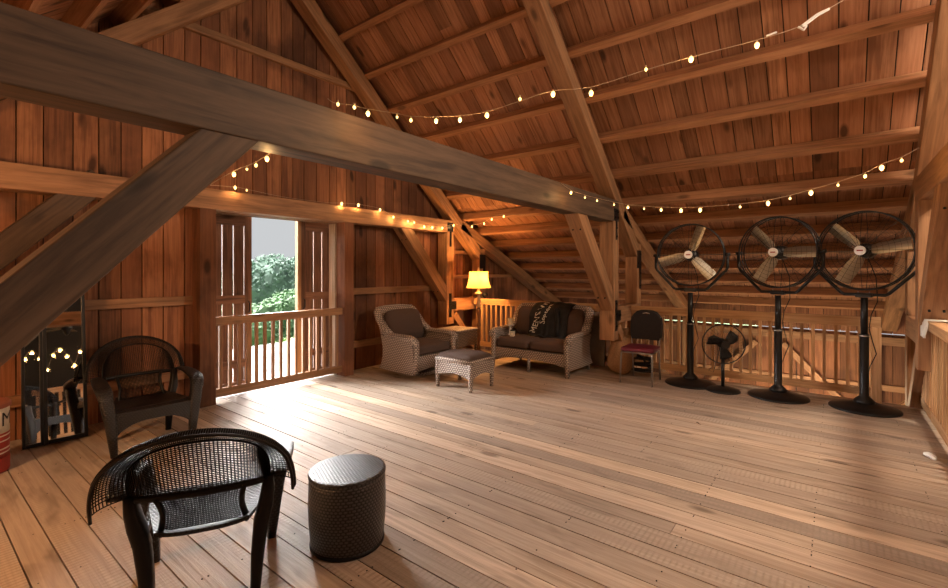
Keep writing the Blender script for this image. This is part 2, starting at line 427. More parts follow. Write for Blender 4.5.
# gable wall siding, cut out for the doorway
DX0, DX1, DZ = 2.34, 4.10, 2.24
def gable(yw, name, door, mat):
    m = MB(); x = -5.0
    while x < EX:
        w = random.choice((0.17,0.185,0.2,0.215)); x1 = min(x+w, EX)
        if door:
            for e in (DX0-0.06, DX1+0.06):
                if x < e-0.02 < x1: x1 = e
                if e < x1 < e+0.05: x1 = e
        segs = []
        base = -0.3 if x < 7.2 else LOWZ
        inside = door and x >= DX0-0.07 and x1 <= DX1+0.07
        z0, z1 = zboard(x)+.02, zboard(x1)+.02
        z0, z1 = max(z0, .3), max(z1, .3)
        def brd(b0, t0, t1):
            m.prism([(x+.005,yw,b0),(x+.005,yw+.025,b0),(x1-.005,yw+.025,b0),(x1-.005,yw,b0)],
                    [(x+.005,yw,t0),(x+.005,yw+.025,t0),(x1-.005,yw+.025,t1),(x1-.005,yw,t1)], t0-b0)
        if inside: brd(DZ, z0, z1)
        else: brd(base, z0, z1)
        x = x1
    o = m.build(name, mat); tag(o, kind='structure')
    # weatherproof outer skin
    def skin(xa, xb, z0):
        b = MB(); y0, y1 = yw+.04, yw+.06; n = 24; X = [xa+(xb-xa)*i/n for i in range(n+1)]
        for a, c in zip(X[:-1], X[1:]):
            ta, tc = zboard(a)+.03, zboard(c)+.03
            b.prism([(a,y0,z0),(a,y1,z0),(c,y1,z0),(c,y0,z0)], [(a,y0,ta),(a,y1,ta),(c,y1,tc),(c,y0,tc)], 3)
        b.build('outer_cladding', M['dark'], o)
    if door:
        skin(-5, DX0-.06, -.3); skin(DX1+.06, 7.2, -.3); skin(7.2, EX, LOWZ); skin(DX0-.06, DX1+.06, DZ)
    else: skin(-5, 7.2, -.3); skin(7.2, EX, LOWZ)
    return o
wb = gable(YB1, 'wall_back', True, M['siding'])
wf = gable(YB0-.06, 'wall_front', False, M['siding'])
# girts on the back wall
def girt(x0, x1, z, h=0.1, d=0.06, mat='siding'):
    g = MB(); g.box(x0, x1, YB1-d-.002, YB1-.002, z-h/2, z+h/2, axis=0); g.build('girt', M['timber'], wb, bevel=.004)
girt(-3.0, 2.17, 1.20); girt(-3.0, 2.17, 0.36); girt(-1, 2.17, 1.78-0.0, 0.0001) if False else None
girt(4.22, 6.3, 1.22); girt(4.22, 6.3, 0.40); girt(6.52, 9.9, 1.42, 0.07); 
girt(1.55, 4.9, 4.36, 0.09); girt(6.52, 7.3, 1.9, .07)
# eave walls and lower level
def eave(x, y0, y1, name):
    m = MB(); y = y0
    while y < y1:
        w = random.choice((0.2,0.23,0.25,0.27)); b = min(y+w, y1)
        m.box(x, x+.025, y+.003, b-.005, LOWZ, 0.40, axis=2); m.box(x, x+.025, y+.003, b-.005, 0.414, 0.84, axis=2); y = b
    o = m.build(name, M['siding']); tag(o, kind='structure')
    b = MB(); b.box(x+.04, x+.06, y0, y1, 0.43, 0.84); b.build('outer_cladding', M['dark'], o); b = MB(); b.box(x+.04, x+.06, y0, y1, LOWZ, 0.39); b.build('outer_cladding', M['dark'], o)
    for z, h in ((0.28, .14), (-0.55, .1), (-1.5,.1)):
        g = MB(); g.box(x-.07, x-.002, y0, y1, z-h/2, z+h/2, axis=1); g.build('girt', M['timber'], o)
    for yy in (-3.5, -.5, 2.55):
        for s in (1,-1):
            if yy+s*1.4 > y1: continue
            g = MB(); g.beam((x-.06, yy+s*.1, -1.2), (x-.06, yy+s*1.3, 0.1), .1, .13, (1,0,0)); g.build('wall_brace', M['timber'], o)
        g = MB(); g.box(x-.18, x-.0, yy-.09, yy+.09, LOWZ, 0.5); g.build('wall_post', M['timber'], o)
    return o
eave(11.0, YB0, YB1, 'wall_right')
le = MB(); y = YB0
while y < YB1: le.box(-4.54, -4.515, y, y+.2, -.2, .6, axis=2); y += .205
tag(le.build('wall_left', M['siding']), kind='structure')
lf = MB(); lf.box(7.0, 11.2, YB0, YB1, LOWZ-.1, LOWZ, r=.5); tag(lf.build('floor_lower', M['floor']), kind='structure')

# ------------------------------------------------------------------ timber frames
def timber(name, p0, p1, w, h, mat, label, cat, up=(0,0,1), bevel=.008, parent=None):
    m = MB(); m.beam(p0, p1, w, h, up); o = m.build(name, mat, parent, bevel=bevel)
    if not parent: tag(o, label, cat)
    return o
def plate(parent, rects, y, bolts=(), th=0.008):
    m = MB()
    for x0, x1, z0, z1 in rects: m.box(x0, x1, y-th, y, z0, z1)
    p = m.build('iron_plate', M['iron'], parent, bevel=.003)
    for bx, bz in bolts:
        b = MB(); b.tube([(bx, y-th-.012, bz), (bx, y-.001, bz)], .013, 6); b.build('bolt', M['iron'], p)
    return p
def frame(yf, yb, tag_, oldtie, ttop, left=True):
    """tie beam, hanging posts, braces, rafters of one cross frame; yf = face towards -Y"""
    yc = (yf+yb)/2; w = yb-yf
    tb = timber('tie_beam', (-.3, yc, (2.25+ttop)/2), (6.52, yc, (2.25+ttop)/2-.01), w, ttop-2.25, M['oldbeam'] if oldtie else M['timber'], tag_['tie'], 'beam')
    post = timber('hanging_post', (6.41, yc, .55), (6.41, yc, 2.25), .2, w, M['timber'], tag_['post'], 'post', up=(0,1,0))
    # lower block of the hanging post
    if oldtie is not None:
        plate(post, [(6.33,6.49,2.26,2.42),(6.39,6.44,1.98,2.26)], yf, [(6.36,2.38),(6.46,2.38),(6.36,2.3),(6.46,2.3),(6.415,2.15),(6.415,2.03)])
        plate(post, [(6.37,6.44,.68,1.12),(6.44,6.58,.82,.97)], yf, [(6.405,1.07),(6.405,.92),(6.405,.75),(6.5,.9),(6.55,.9)])
    lt = timber('lower_tie_beam', (6.5, yc, .90), (7.52, yc, .90), w*.85, .24, M['timber'], tag_['low'], 'beam')
    pb = timber('post', (7.41, yc, LOWZ), (7.41, yc, .78), .2, w*.9, M['timber'], tag_['pb'], 'post', up=(0,1,0))
    pu = timber('upper_post', (7.41, yc, 1.02), (7.41, yc, zroof(7.41)-.27), .2, w*.9, M['timber'], tag_['pu'], 'post', up=(0,1,0))
    plate(pu, [(7.42,7.50,1.25,1.62),(7.31,7.50,1.58,1.86)], yc-w*.45-.001, [(7.46,1.3),(7.46,1.5),(7.36,1.66),(7.46,1.8)])
    # diagonal braces
    def br(x0, z0, x1, z1, nm, lab, wd=.2, yy=None):
        return timber(nm, (x0, yc, z0), (x1, yc, z1), w*.9, wd, M['timber'], lab, 'brace')
    b = br(5.24, 2.34, 6.40, 1.02, 'diagonal_brace', tag_['br'])
    for (x_, z_) in ((5.42,2.12),(6.2,1.22)):
        for dy in (-.05, .05):
            n = Vector((-.75,0,-.66)); c = Vector((x_, yc+dy, z_)) + Vector((-.057,0,-.05))*1.0
            bb = MB(); bb.tube([c, c+n*.022], .011, 8); bb.build('peg', M['iron'], b)
    if left:
        bl_ = br(1.28, 2.442, -.35, .682, 'diagonal_brace', tag_['brl'], .215)
        bl_.data.materials[0] = M['oldbeam']
    # lower braces under the lower tie
    br(6.56, .72, 7.3, -.1, 'knee_brace', tag_['kb'], .13)
    # rafters
    zb = lambda x: zroof(x)-.125-.005
    def raft(x0, x1, zf, nm, lab): 
        return timber(nm, (x0, yc, zf(x0)), (x1, yc, zf(x1)), w*.95, .19, M['timber'], lab, 'rafter')
    up = lambda x: 8.38-.87*x-.135
    raft(RIDGE+.02, 7.45, up, 'rafter', tag_['ra'])
    raft(6.75, 11.0, lambda x: ZK-.44*(x-KX)-.118, 'lower_rafter', tag_['rl'])
    m = MB(); X1 = -1.0
    m.beam((RIDGE-.02, yc, up(RIDGE+.02)), (X1, yc, up(2*RIDGE-X1)), w*.95, .19); o = m.build('rafter', M['timber'], bevel=.008)
    tag(o, tag_['ral'], 'rafter')
    return tb, post
frame(5.58, 5.80, dict(tie='brown header beam running along the gable wall above the doorway', post='short hanging post against the gable wall beside the floor lamp',
  low='stub beam joining the gable wall post to the railing behind the lamp', pb='lower barn post under the corner by the gable wall', pu='stub post behind the lit floor lamp at the gable corner',
  br='diagonal brace on the gable wall above the wicker armchair', brl='diagonal brace on the gable wall above the mirror', kb='small knee brace low behind the wicker side table',
  ra='rafter on the gable wall sloping down to the lamp corner', rl='lower rafter on the gable wall behind the lamp', ral='rafter against the gable wall high above the left boards'), False, 2.48)
frame(2.45, 2.66, dict(tie='massive dark tie beam crossing the whole loft overhead', post='hanging post with a free lower end beside the loveseat',
  low='stub beam joining the hanging post to the railing behind the banquet chair', pb='lower barn post below the railing behind the banquet chair', pu='stub post above the railing between loveseat and fans',
  br='pegged diagonal brace above the right arm of the loveseat', brl='huge dark diagonal brace in front of the mirror', kb='small knee brace below the stub beam behind the banquet chair',
  ra='long heavy rafter in the middle of the sloping roof', rl='lower rafter running down behind the tall fans', ral='rafter of the middle frame on the far side of the ridge'), True, 2.555)
frame(-.87, -.65, dict(tie='tie beam at the stair railing end of the loft', post='hanging post at the stair railing with white cloth beside it',
  low='stub beam over the end of the stair railing', pb='lower barn post beneath the stair railing corner', pu='stub post at the corner behind the rightmost tall fan',
  br='diagonal brace above the stair railing', brl='diagonal brace behind the camera on the stair side', kb='small knee brace beneath the stair railing stub beam',
  ra='rafter above the stair railing at the end of the sloping roof', rl='lower rafter behind the rightmost tall fan', ral='rafter over the stairs on the far side of the ridge'), False, 2.50)
# hook on the gable brace and the doorway posts
for x0, x1, lab in ((2.16, 2.335, 'square post on the left side of the open doorway'), (4.10, 4.26, 'square post on the armchair side of the doorway')):
    m = MB(); m.box(x0, x1, 5.60, 5.80, 0, 2.25, axis=2); tag(m.build('doorway_post', M['siding'], bevel=.006), lab, 'post')
# pale inner jamb on the right and weathered frame edge
jb = MB(); jb.box(4.085, 4.16, 5.815, 5.97, 0, 2.235, axis=2); tag(jb.build('door_jamb', M['pale']), kind='structure')
ct = MB(); ct.box(2.2, 4.3, 5.81, 5.99, 2.24, 2.34, axis=0); tag(ct.build('trim_1', M['timber']), kind='structure')

# ------------------------------------------------------------------ doors (ledged board leaves)
def leaf(name, x0, x1, hx, y=6.04):
    root = empty(name, ((x0+x1)/2, y, 0)); tag(root, kind='structure'); c = (x0+x1)/2
    fr = MB()
    for a, b in ((x0, x0+.09), (x1-.09, x1)): fr.box(a-c, b-c, -.02, .02, .03, 2.32, axis=2)
    fr.build('stile', M['doorwood'], root)
    for z0, z1 in ((2.12,2.32),(1.12,1.23),(.30,.40),(.03,.12)):
        g = MB(); g.box(x0-c+.09, x1-c-.09, -.03, .02, z0, z1, axis=0); g.build('cross_rail', M['doorwood'], root)
    n = max(2, round((x1-x0-.18)/.14)); w = (x1-x0-.18)/n
    b = MB()
    for i in range(n):
        a = x0-c+.09+i*w; b.box(a+.007, a+w-.007, .0, .02, .05, 2.2, axis=2)
    b.build('boards', M['doorwood'], root)
    h = MB(); h.tube([(hx-c, -.03, 1.0), (hx-c, -.07, 1.02), (hx-c, -.07, 1.12), (hx-c, -.03, 1.14)], .008, 6); h.build('handle', M['iron'], root, smooth=True)
leaf('door_1', 2.36, 2.95, 2.90)
leaf('door_2', 3.64, 4.24, 3.69)
# pale edge board of the right leaf
m = MB(); m.box(3.585, 3.638, 5.98, 6.05, .03, 2.30, axis=2); tag(m.build('door_trim', M['rail']), kind='structure')

# ------------------------------------------------------------------ railings
def railing(label, p0, p1, ztop, htop, wtop, zb, hb, pitch, bw, mat, posts=(), skip=None, cap=True, bal_top=None):
    p0 = Vector(p0); p1 = Vector(p1); L = (p1-p0).length; d = (p1-p0).normalized()
    root = empty('railing', p0, math.atan2(d.y, d.x), label, 'railing')
    m = MB(); m.box(0, L, -wtop/2, wtop/2, ztop-htop, ztop, axis=0); m.build('top_rail', mat, root, bevel=.004)
    m = MB(); m.box(0, L, -.022, .022, zb, zb+hb, axis=0); m.build('bottom_rail', mat, root, bevel=.003)
    n = int(L/pitch); off = (L-(n-1)*pitch)/2
    src = MB(); src.box(-bw/2, bw/2, -bw/2, bw/2, zb+hb, ztop-htop, axis=2); s0 = src.build('baluster', mat, root)
    for i in range(n):
        o = s0 if i == 0 else s0.copy()
        if i:
            o.data = s0.data.copy(); r_ = rd()
            a = o.data.attributes['rnd']; a.data.foreach_set('value', [r_]*len(a.data))
            col.objects.link(o); o.parent = root
        o.location = (off+i*pitch, 0, 0)
    for px_, pw, z0, z1 in posts:
        m = MB(); m.box(px_-pw/2, px_+pw/2, -pw/2, pw/2, z0, z1, axis=2); m.build('railing_post', mat, root, bevel=.004)
    return root
railing('low balustrade across the open doorway', (2.335, 5.68, 0), (4.10, 5.68, 0), 1.0, .10, .06, .06, .10, .107, .034, M['timber'])
railing('long balustrade along the low eave side behind the loveseat and fans', (7.1, 5.55, 0), (7.1, -.42, 0), 1.0, .115, .05, .08, .09, .112, .036, M['rail'], posts=((2.95,.09,.0,.885),(5.93,.09,.0,.885),))
railing('stair railing with close pickets at the edge of the floor', (6.3, -.76, 0), (1.0, -.76, 0), 1.06, .09, .12, .08, .10, .105, .045, M['rail'])
railing('short picket panel under the stub beam at the stair corner', (7.15, -.76, 0), (6.34, -.76, 0), .76, .05, .05, .08, .10, .105, .045, M['rail'])

# white cloth thrown over the end of the stair railing
m = MB(); rows = []
for i in range(9):
    a = -math.pi*.5 + math.pi*i/8*1.0
    for_ = []
    if i < 3: y_, z_ = -.062-.006*(2-i), 1.04-.07*(2-i)
    elif i > 5: y_, z_ = .062+.006*(i-6), 1.04-.06*(i-6)
    else: y_, z_ = -.06+.06*(i-3), 1.07
    rows.append((y_, z_))
nx = 9; vv = []
for k in range(nx):
    for i, (y_, z_) in enumerate(rows):
        wv = .012*math.sin(k*1.9+i*.8)
        m.v.append((-.10+.03*k+ .01*math.sin(i*1.3), y_ + (wv if i in (0,1,2,6,7,8) else 0) + math.copysign(.012, y_), z_-.02*abs(math.sin(k*.9))*(1 if i in (0,8) else 0)))
for k in range(nx-1):
    for i in range(8): m.face([k*9+i, k*9+i+1, (k+1)*9+i+1, (k+1)*9+i])
cl = m.build('cloth', M['whitecloth'], smooth=True); cl.location = (6.14, -.76, 0)
so = cl.modifiers.new('thick', 'SOLIDIFY'); so.thickness = .006; so.offset = 1
tag(cl, 'white cloth hung over the end of the stair railing', 'cloth')
# small white thing on the floor
ro = empty('paper_scrap', (5.33, -.62, 0), .4, 'small crumpled white scrap on the floor by the stair railing', 'paper')
rbox('crumpled_paper', M['white'], ro, (0,0,.014), (.10,.045,.026), .012, (0,.01,.006), 4); rbox('torn_end', M['white'], ro, (-.06,.012,.011), (.05,.025,.02), .009, (0,0,.006), 3)
m = MB()
pts = [(-.03+.01*i, .012*math.sin(i*.9), .004+.010*math.sin(i*.5)) for i in range(7)]
m.tube(pts, [(.001+.012*math.sin(math.pi*i/6), .002) for i in range(7)], 6)
lf_ = m.build('dry_leaf', plain('brown dry leaf', (.06,.03,.012), .8)); lf_.location = (5.03, 1.08, .002); lf_.rotation_euler = (0,0,1.1)
tag(lf_, 'curled dark dry leaf lying on the open floor', 'leaf')

# ------------------------------------------------------------------ resin armchairs
def lattice_mesh(name, mat, parent, surf, nu, nv, mask, thick=.0034, depth=.004):
    """open weave: a wire-frame lattice over surf(u,v)"""
    bm = bmesh.new(); V = {}
    for i in range(nu+1):
        for j in range(nv+1): V[i,j] = bm.verts.new(surf(i/nu, j/nv))
    for i in range(nu):
        for j in range(nv):
            if mask((i+.5)/nu, (j+.5)/nv):
                bm.faces.new((V[i,j], V[i+1,j], V[i+1,j+1], V[i,j+1]))
    bmesh.ops.delete(bm, geom=[v for v in bm.verts if not v.link_faces], context='VERTS')
    me = bpy.data.meshes.new(name); bm.to_mesh(me); bm.free(); me.materials.append(mat)
    o = bpy.data.objects.new(name, me); col.objects.link(o); o.parent = parent
    w = o.modifiers.new('lattice', 'WIREFRAME'); w.thickness = thick*2; w.use_even_offset = False; w.use_replace = True
    return o

def resin_chair(label, loc, rz):
    root = empty('resin_armchair', loc, rz, label, 'chair', )
    ZA = .61
    def yback(z, x): return -.17 - .30*(z-.36)/.54 + .55*x*x*(1 if z > .5 else 1)   # leaning back, wrapped forward at the sides
    A, B = .28, .22
    # woven upper back, half ellipse
    def surf(u, v):
        th = math.pi*(1-u); x = A*math.cos(th); z = ZA-.05 + v*(B+.05)*max(math.sin(th), 0)**.62
        return (x, yback(z, x), z)
    lattice_mesh('backrest', M['resinsmooth'], root, surf, 56, 26, lambda u, v: .03 < u < .97)
    # rim: rolled wing, outward and backward
    ns, nr = 60, 15
    def rim(u, v):
        th = math.pi*(1-u); t = v
        sx, sz = math.cos(th), max(math.sin(th), 0.0)
        ang = t*R(118)
        out = .112*math.sin(ang)/1.0*(1.0 if ang < R(90) else 1); bk = .13*(1-math.cos(ang))
        side = 1-.45*sz
        x = (A+out*1.0*side)*sx; zb = ZA-.05+(B+.05)*sz**.62 ; z = zb + out*.62*sz
        if sz < .3: z -= (.3-sz)*.10*t
        y = yback(min(zb, .85), A*sx) + .012 - bk*.62
        return (x, y, z)
    lattice_mesh('back_rim', M['resinsmooth'], root, rim, 120, nr, lambda u, v: True)
    # solid lips: inner crease, outer edge, cross ledge
    for v_, rr in ((0, .0055), (1, .007)):
        m = MB(); m.tube([rim(i/40, v_) for i in range(41)], rr, 8); m.build('rim_bead', M['resinsmooth'], root, smooth=True)
    m = MB(); m.tube([(x_, yback(.56, x_)-.004, .56) for x_ in [A*(-1+i/8) for i in range(17)]], [(.012,.018)]*17, 8); m.build('back_ledge', M['resinsmooth'], root, smooth=True)
    # lower centre panel
    def low(u, v):
        z = .34+v*.22; hw = .15+.03*(1-v)**2+.06*max(0, v-.6)**1.0
        x = (2*u-1)*hw; return (x, yback(z, x*.7), z)
    lattice_mesh('lower_back', M['resinsmooth'], root, low, 30, 19, lambda u, v: .08 < v, thick=.0042)
    for s in (-1, 1):
        m = MB(); m.tube([(low(.5+s*.5, v)) for v in (0,.25,.5,.75,1)], [(.012,.02)]*5, 8); m.build('back_edge', M['resinsmooth'], root, smooth=True)
    # seat
    m = MB(); nxs, nys = 14, 10
    for top in (0, 1):
        for i in range(nxs+1):
            for j in range(nys+1):
                x = (-1+2*i/nxs); y = j/nys
                hw = .19+.085*min(1, y*1.6); X = x*hw; Y = -.22+.50*y
                z = .365 - .035*math.sin(math.pi*min(1, y*1.1))*(1-x*x*.5) + .02*abs(x)**3
                if y > .9: z -= .02*(y-.9)*10
                m.v.append((X, Y, z - (.018 if top == 0 else 0)))
    N = (nxs+1)*(nys+1)
    for i in range(nxs):
        for j in range(nys):
            a = i*(nys+1)+j; m.face([a, a+1, a+nys+2, a+nys+1]); m.face([N+a, N+a+nys+1, N+a+nys+2, N+a+1])
    for i in range(nxs):
        for j in (0, nys):
            a = i*(nys+1)+j; m.face([a, a+nys+1, N+a+nys+1, N+a])
    for j in range(nys):
        for i in (0, nxs):
            a = i*(nys+1)+j; m.face([a, a+1, N+a+1, N+a])
    m.build('seat', M['resin'], root, smooth=False)
    # front apron, arched underneath
    m = MB(); K = 16; th = .02
    for k in range(K+1):
        x = -.275+.55*k/K; zt = .36; zb_ = .245-.10*(abs(x)/.275)**3+.02
        for yy, zz in ((.265, zb_), (.285, zb_), (.292, zt), (.262, zt+.004)): m.v.append((x, yy+.01*(1-(x/.275)**2), zz))
    for k in range(K):
        for q in range(4): m.face([k*4+q, k*4+(q+1) % 4, (k+1)*4+(q+1) % 4, (k+1)*4+q])
    m.face([0,1,2,3]); m.face([K*4+3-q for q in range(4)])
    m.build('apron', M['resin'], root)
    for s in (-1, 1):
        # arm: from the rim forward, drooping over the front leg
        m = MB()
        P = [(s*.325, -.25, .575), (s*.335, -.12, .585), (s*.342, 0, .582), (s*.345, .10, .572), (s*.346, .18, .557), (s*.342, .235, .525), (s*.335, .262, .47)]
        Wd = [(.030,.012), (.045,.012), (.052,.013), (.056,.014), (.058,.016), (.055,.018), (.048,.016)]
        m.tube(P, Wd, 12, sq=.6); m.build('armrest', M['resin'], root, smooth=True)
        # front leg
        m = MB()
        P = [(s*.337, .235, .54), (s*.33, .245, .45), (s*.312, .26, .34), (s*.30, .27, .20), (s*.285, .275, .0)]
        m.tube(P, [(.048,.04), (.046,.042), (.045,.045), (.036,.036), (.024,.024)], 12, sq=.5, up=(0,1,0)); m.build('leg', M['resin'], root, smooth=True)
        # rear leg, curving down from the arm root
        m = MB()
        P = [(s*.275, -.235, .58), (s*.272, -.215, .50), (s*.262, -.19, .42), (s*.24, -.185, .33), (s*.225, -.185, .18), (s*.215, -.185, 0)]
        m.tube(P, [(.022,.034), (.028,.04), (.033,.042), (.034,.038), (.030,.032), (.023,.025)], 12, sq=.5, up=(0,1,0)); m.build('leg', M['resinsmooth'], root, smooth=True)
    # side rails under the seat
    for s in (-1, 1):
        m = MB(); m.beam((s*.235, -.19, .335), (s*.29, .26, .335), .025, .06); m.build('side_rail', M['resin'], root, bevel=.006)
    return root
resin_chair('black resin wicker armchair facing the room beside the mirror', (1.46, 4.94, 0), R(180-4))
resin_chair('black resin wicker armchair with its mesh back turned to us next to the stool', (1.0, 2.475, 0), R(-28.5))

# ------------------------------------------------------------------ woven drum stool
root = empty('drum_stool', (1.63, 2.20, 0), .2, 'round black woven drum stool next to the armchair', 'stool')
m = MB(); prof = [(.195,0.0)]+[(.200+.010*math.sin(math.pi*i/12)+.0+.010*i/12, .39*i/12) for i in range(13)]
m.lathe([(.01,.002)]+prof, 48); m.build('body', M['stool'], root, smooth=True)
m = MB(); m.lathe([(.211,.385),(.215,.392),(.216,.402),(.211,.411),(.20,.414),(.01,.414)], 48); m.build('top', M['stool'], root)
m = MB(); m.lathe([(.203,.0),(.207,.006),(.207,.02),(.20,.024)], 48); m.build('base_band', M['resinsmooth'], root, smooth=True)

# ------------------------------------------------------------------ wicker furniture
def side_panel(m, xs, prof_fn, ys, th):
    pass
def wicker_seat(label, name, cat, loc, rz, W, ncush, swivel):
    """faces local -Y; W outer width"""
    root = empty(name, loc, rz, label, cat); H = W/2; lean = .27 if swivel else .15
    mat = M['wicker']
    # side panels with flared profile: outer surface bows out, arm rolls over the top
    for s in (-1, 1):
        m = MB(); rings = []
        zs = [.10,.18,.28,.38,.48,.56] if not swivel else [.07,.14,.25,.36,.48,.57]
        for k, z in enumerate(zs):
            t = k/5
            yf = -.36-.03*math.cos(t*3.1)-(.03 if t > .8 else 0); yb = .36+.05*(1-t)**2 - .04*math.sin(t*3)
            xo = s*(H-.045+.035*t*t+.03*(1-t)**2); xi = xo - s*.055
            bz = .05*math.sin(0)
            arch = 0
            rings.append([(xo, yf, z), (xi, yf, z), (xi, 0, z), (xi, yb, z), (xo, yb, z), (xo+s*.012, 0, z)])
        m.ring_loft(rings); m.build('side_panel', mat, root, smooth=False, bevel=.012)
        m = MB()
        P = [(s*(H-.05), .34, .63), (s*(H-.045), .22, .60), (s*(H-.04), .05, .585), (s*(H-.035), -.15, .585), (s*(H-.035), -.30, .58), (s*(H-.04), -.385, .55), (s*(H-.045), -.405, .49)]
        m.tube(P, [(.045,.035), (.052,.036), (.056,.038), (.058,.04), (.06,.042), (.056,.042), (.04,.035)], 14, sq=.85); m.build('armrest', mat, root, smooth=True)
        # front arm post
        m = MB(); P = [(s*(H-.065), -.385, .55), (s*(H-.07), -.39, .38), (s*(H-.06), -.39, .22), (s*(H-.055), -.385, .10 if swivel else .0)]
        m.tube(P, [(.042,.032), (.036,.03), (.036,.03), (.028,.028)], 10, sq=.7, up=(0,1,0)); m.build('front_post' if swivel else 'leg', mat, root, smooth=True)
        # wing edge rising from arm to the top of the back
        m = MB(); P = [(s*(H-.05), .16, .60), (s*(H-.055), .22+lean*.35, .68), (s*(H-.06), .27+lean*.6, .80), (s*(H-.075), .30+lean*.8, .90), (s*(H-.12), .31+lean*.93, .955)]
        m.tube(P, [(.035,.05), (.034,.07), (.034,.075), (.034,.06), (.035,.04)], 12, sq=.8, up=(1,0,0)); m.build('wing', mat, root, smooth=True)
    # back panel, leaning and rolled at the top
    m = MB(); rings = []
    for t in [i/9 for i in range(10)]:
        z = .12+.86*t; y = .33+lean*t*t - (.03 if t > .95 else 0)
        hw = H-.055-.07*max(0, (t-.88)/.12)**2
        n = 12; q = []
        for i in range(n+1):
            x = -hw+2*hw*i/n; q.append((x, y-.025-.02*(abs(x)/hw)**3, z+(.02*(1-(x/hw)**2) if t > .85 else 0)))
        for i in range(n, -1, -1):
            x = -hw+2*hw*i/n; q.append((x, y+.03-.02*(abs(x)/hw)**3, z+(.02*(1-(x/hw)**2) if t > .85 else 0)))
        rings.append(q)
    m.ring_loft(rings); m.build('backrest', mat, root, smooth=False, bevel=.01)
    # apron with a shallow arch
    m = MB(); K = 20; hw = H-.07
    for k in range(K+1):
        x = -hw+2*hw*k/K; zb = (.13 if not swivel else .11)+.07*(1-(x/hw)**2)**.8 if not swivel else .10+.04*(1-(x/hw)**2)
        for yy, zz in ((-.375, zb), (-.335, zb), (-.335, .33), (-.385, .33)): m.v.append((x, yy, zz))
    for k in range(K):
        for q in range(4): m.face([k*4+q, k*4+(q+1) % 4, (k+1)*4+(q+1) % 4, (k+1)*4+q])
    m.face([0,1,2,3]); m.face([K*4+3-q for q in range(4)]); m.build('apron', mat, root)
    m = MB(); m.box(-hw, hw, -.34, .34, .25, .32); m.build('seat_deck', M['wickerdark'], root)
    if swivel:
        m = MB(); m.lathe([(.10,.10),(.10,.045),(.25,.045),(.265,.03),(.27,.012),(.255,.0),(.01,.0)], 36); m.build('swivel_base', mat, root, smooth=False)
        m = MB(); m.lathe([(.24,.25),(.24,.20),(.06,.13),(.06,.04)], 20); m.build('swivel_hub', M['blackpaint'], root)
    else:
        for lx in (-H+.09, H-.09):
            m = MB(); m.tube([(lx, .36, .15), (lx, .38, .08), (lx*1.01, .40, 0)], [(.028,.028), (.024,.024), (.02,.02)], 10); m.build('leg', mat, root, smooth=True)
        m = MB(); m.tube([(0, -.365, .22), (0, -.365, .1), (0, -.365, 0)], [(.026,.026), (.022,.022), (.022,.022)], 10); m.build('leg', mat, root, smooth=True)
    # cushions
    inner = 2*(H-.10); cw = inner/ncush
    for i in range(ncush):
        cx = -inner/2+cw*(i+.5)
        rbox('seat_cushion', M['cushion'], root, (cx, -.06, .405), (cw-.008, .64, .145), .05, (0,.01,.018), 10)
        rbox('back_cushion', M['cushion'], root, (cx*1.0, .215+lean*.35, .70), (cw-.02, .17, .46), .08, (.0,.045,.02), 10, rot=(R(-9-40*lean),0,0))
    return root
wicker_seat('grey wicker swivel armchair with taupe cushions against the gable wall', 'wicker_armchair', 'armchair', (4.97, 4.98, 0), R(-3), .88, 1, True)
lv = wicker_seat('grey wicker loveseat with a black jacket over its back', 'wicker_loveseat', 'sofa', (6.38, 3.66, 0), R(-90), 1.42, 2, False)

# ottoman
root = empty('wicker_ottoman', (4.775, 3.90, 0), R(0), 'low wicker footstool with a taupe cushion on four legs', 'footstool')
hx, hy = .245, .30
m = MB(); K = 14
def skirt(m, ax, sgn, L, off):
    b = len(m.v)
    for k in range(K+1):
        x = -L+2*L*k/K; zb = .15+.06*(1-(x/L)**2); fl_ = .012
        for o_, zz in ((off+.012, zb), (off-.02, zb), (off-.02, .36), (off, .36)):
            m.v.append((x, sgn*o_, zz) if ax == 0 else (sgn*o_, x, zz))
    for k in range(K):
        for q in range(4): m.face([b+k*4+q, b+k*4+(q+1) % 4, b+(k+1)*4+(q+1) % 4, b+(k+1)*4+q])
    m.face([b,b+1,b+2,b+3]); m.face([b+K*4+3-q for q in range(4)])
for sg in (1,-1): skirt(m, 0, sg, hx-.01, hy-.005); skirt(m, 1, sg, hy-.01, hx-.005)
m.build('skirt', M['wicker'], root)
for sx in (-1,1):
    for sy in (-1,1):
        m = MB(); m.tube([(sx*(hx-.02), sy*(hy-.02), .37), (sx*(hx-.018), sy*(hy-.018), .15), (sx*(hx-.02), sy*(hy-.02), .03), (sx*(hx-.02), sy*(hy-.02), 0)], [(.032,.032), (.03,.03), (.022,.022), (.024,.024)], 10, sq=.8)
        m.build('leg', M['wicker'], root, smooth=True)
m = MB()
ring = [( (hx-.005)*a, (hy-.005)*b, .375) for a, b in ((-1,-1),(1,-1),(1,1),(-1,1))]
m.tube([ring[0], ring[1]], .028, 10); m.tube([ring[1], ring[2]], .028, 10); m.tube([ring[2], ring[3]], .028, 10); m.tube([ring[3], ring[0]], .028, 10)
m.build('rolled_edge', M['wicker'], root, smooth=True)
rbox('cushion', M['cushion'], root, (0,0,.40), (2*hx-.03, 2*hy-.03, .10), .04, (0,0,.02), 8)

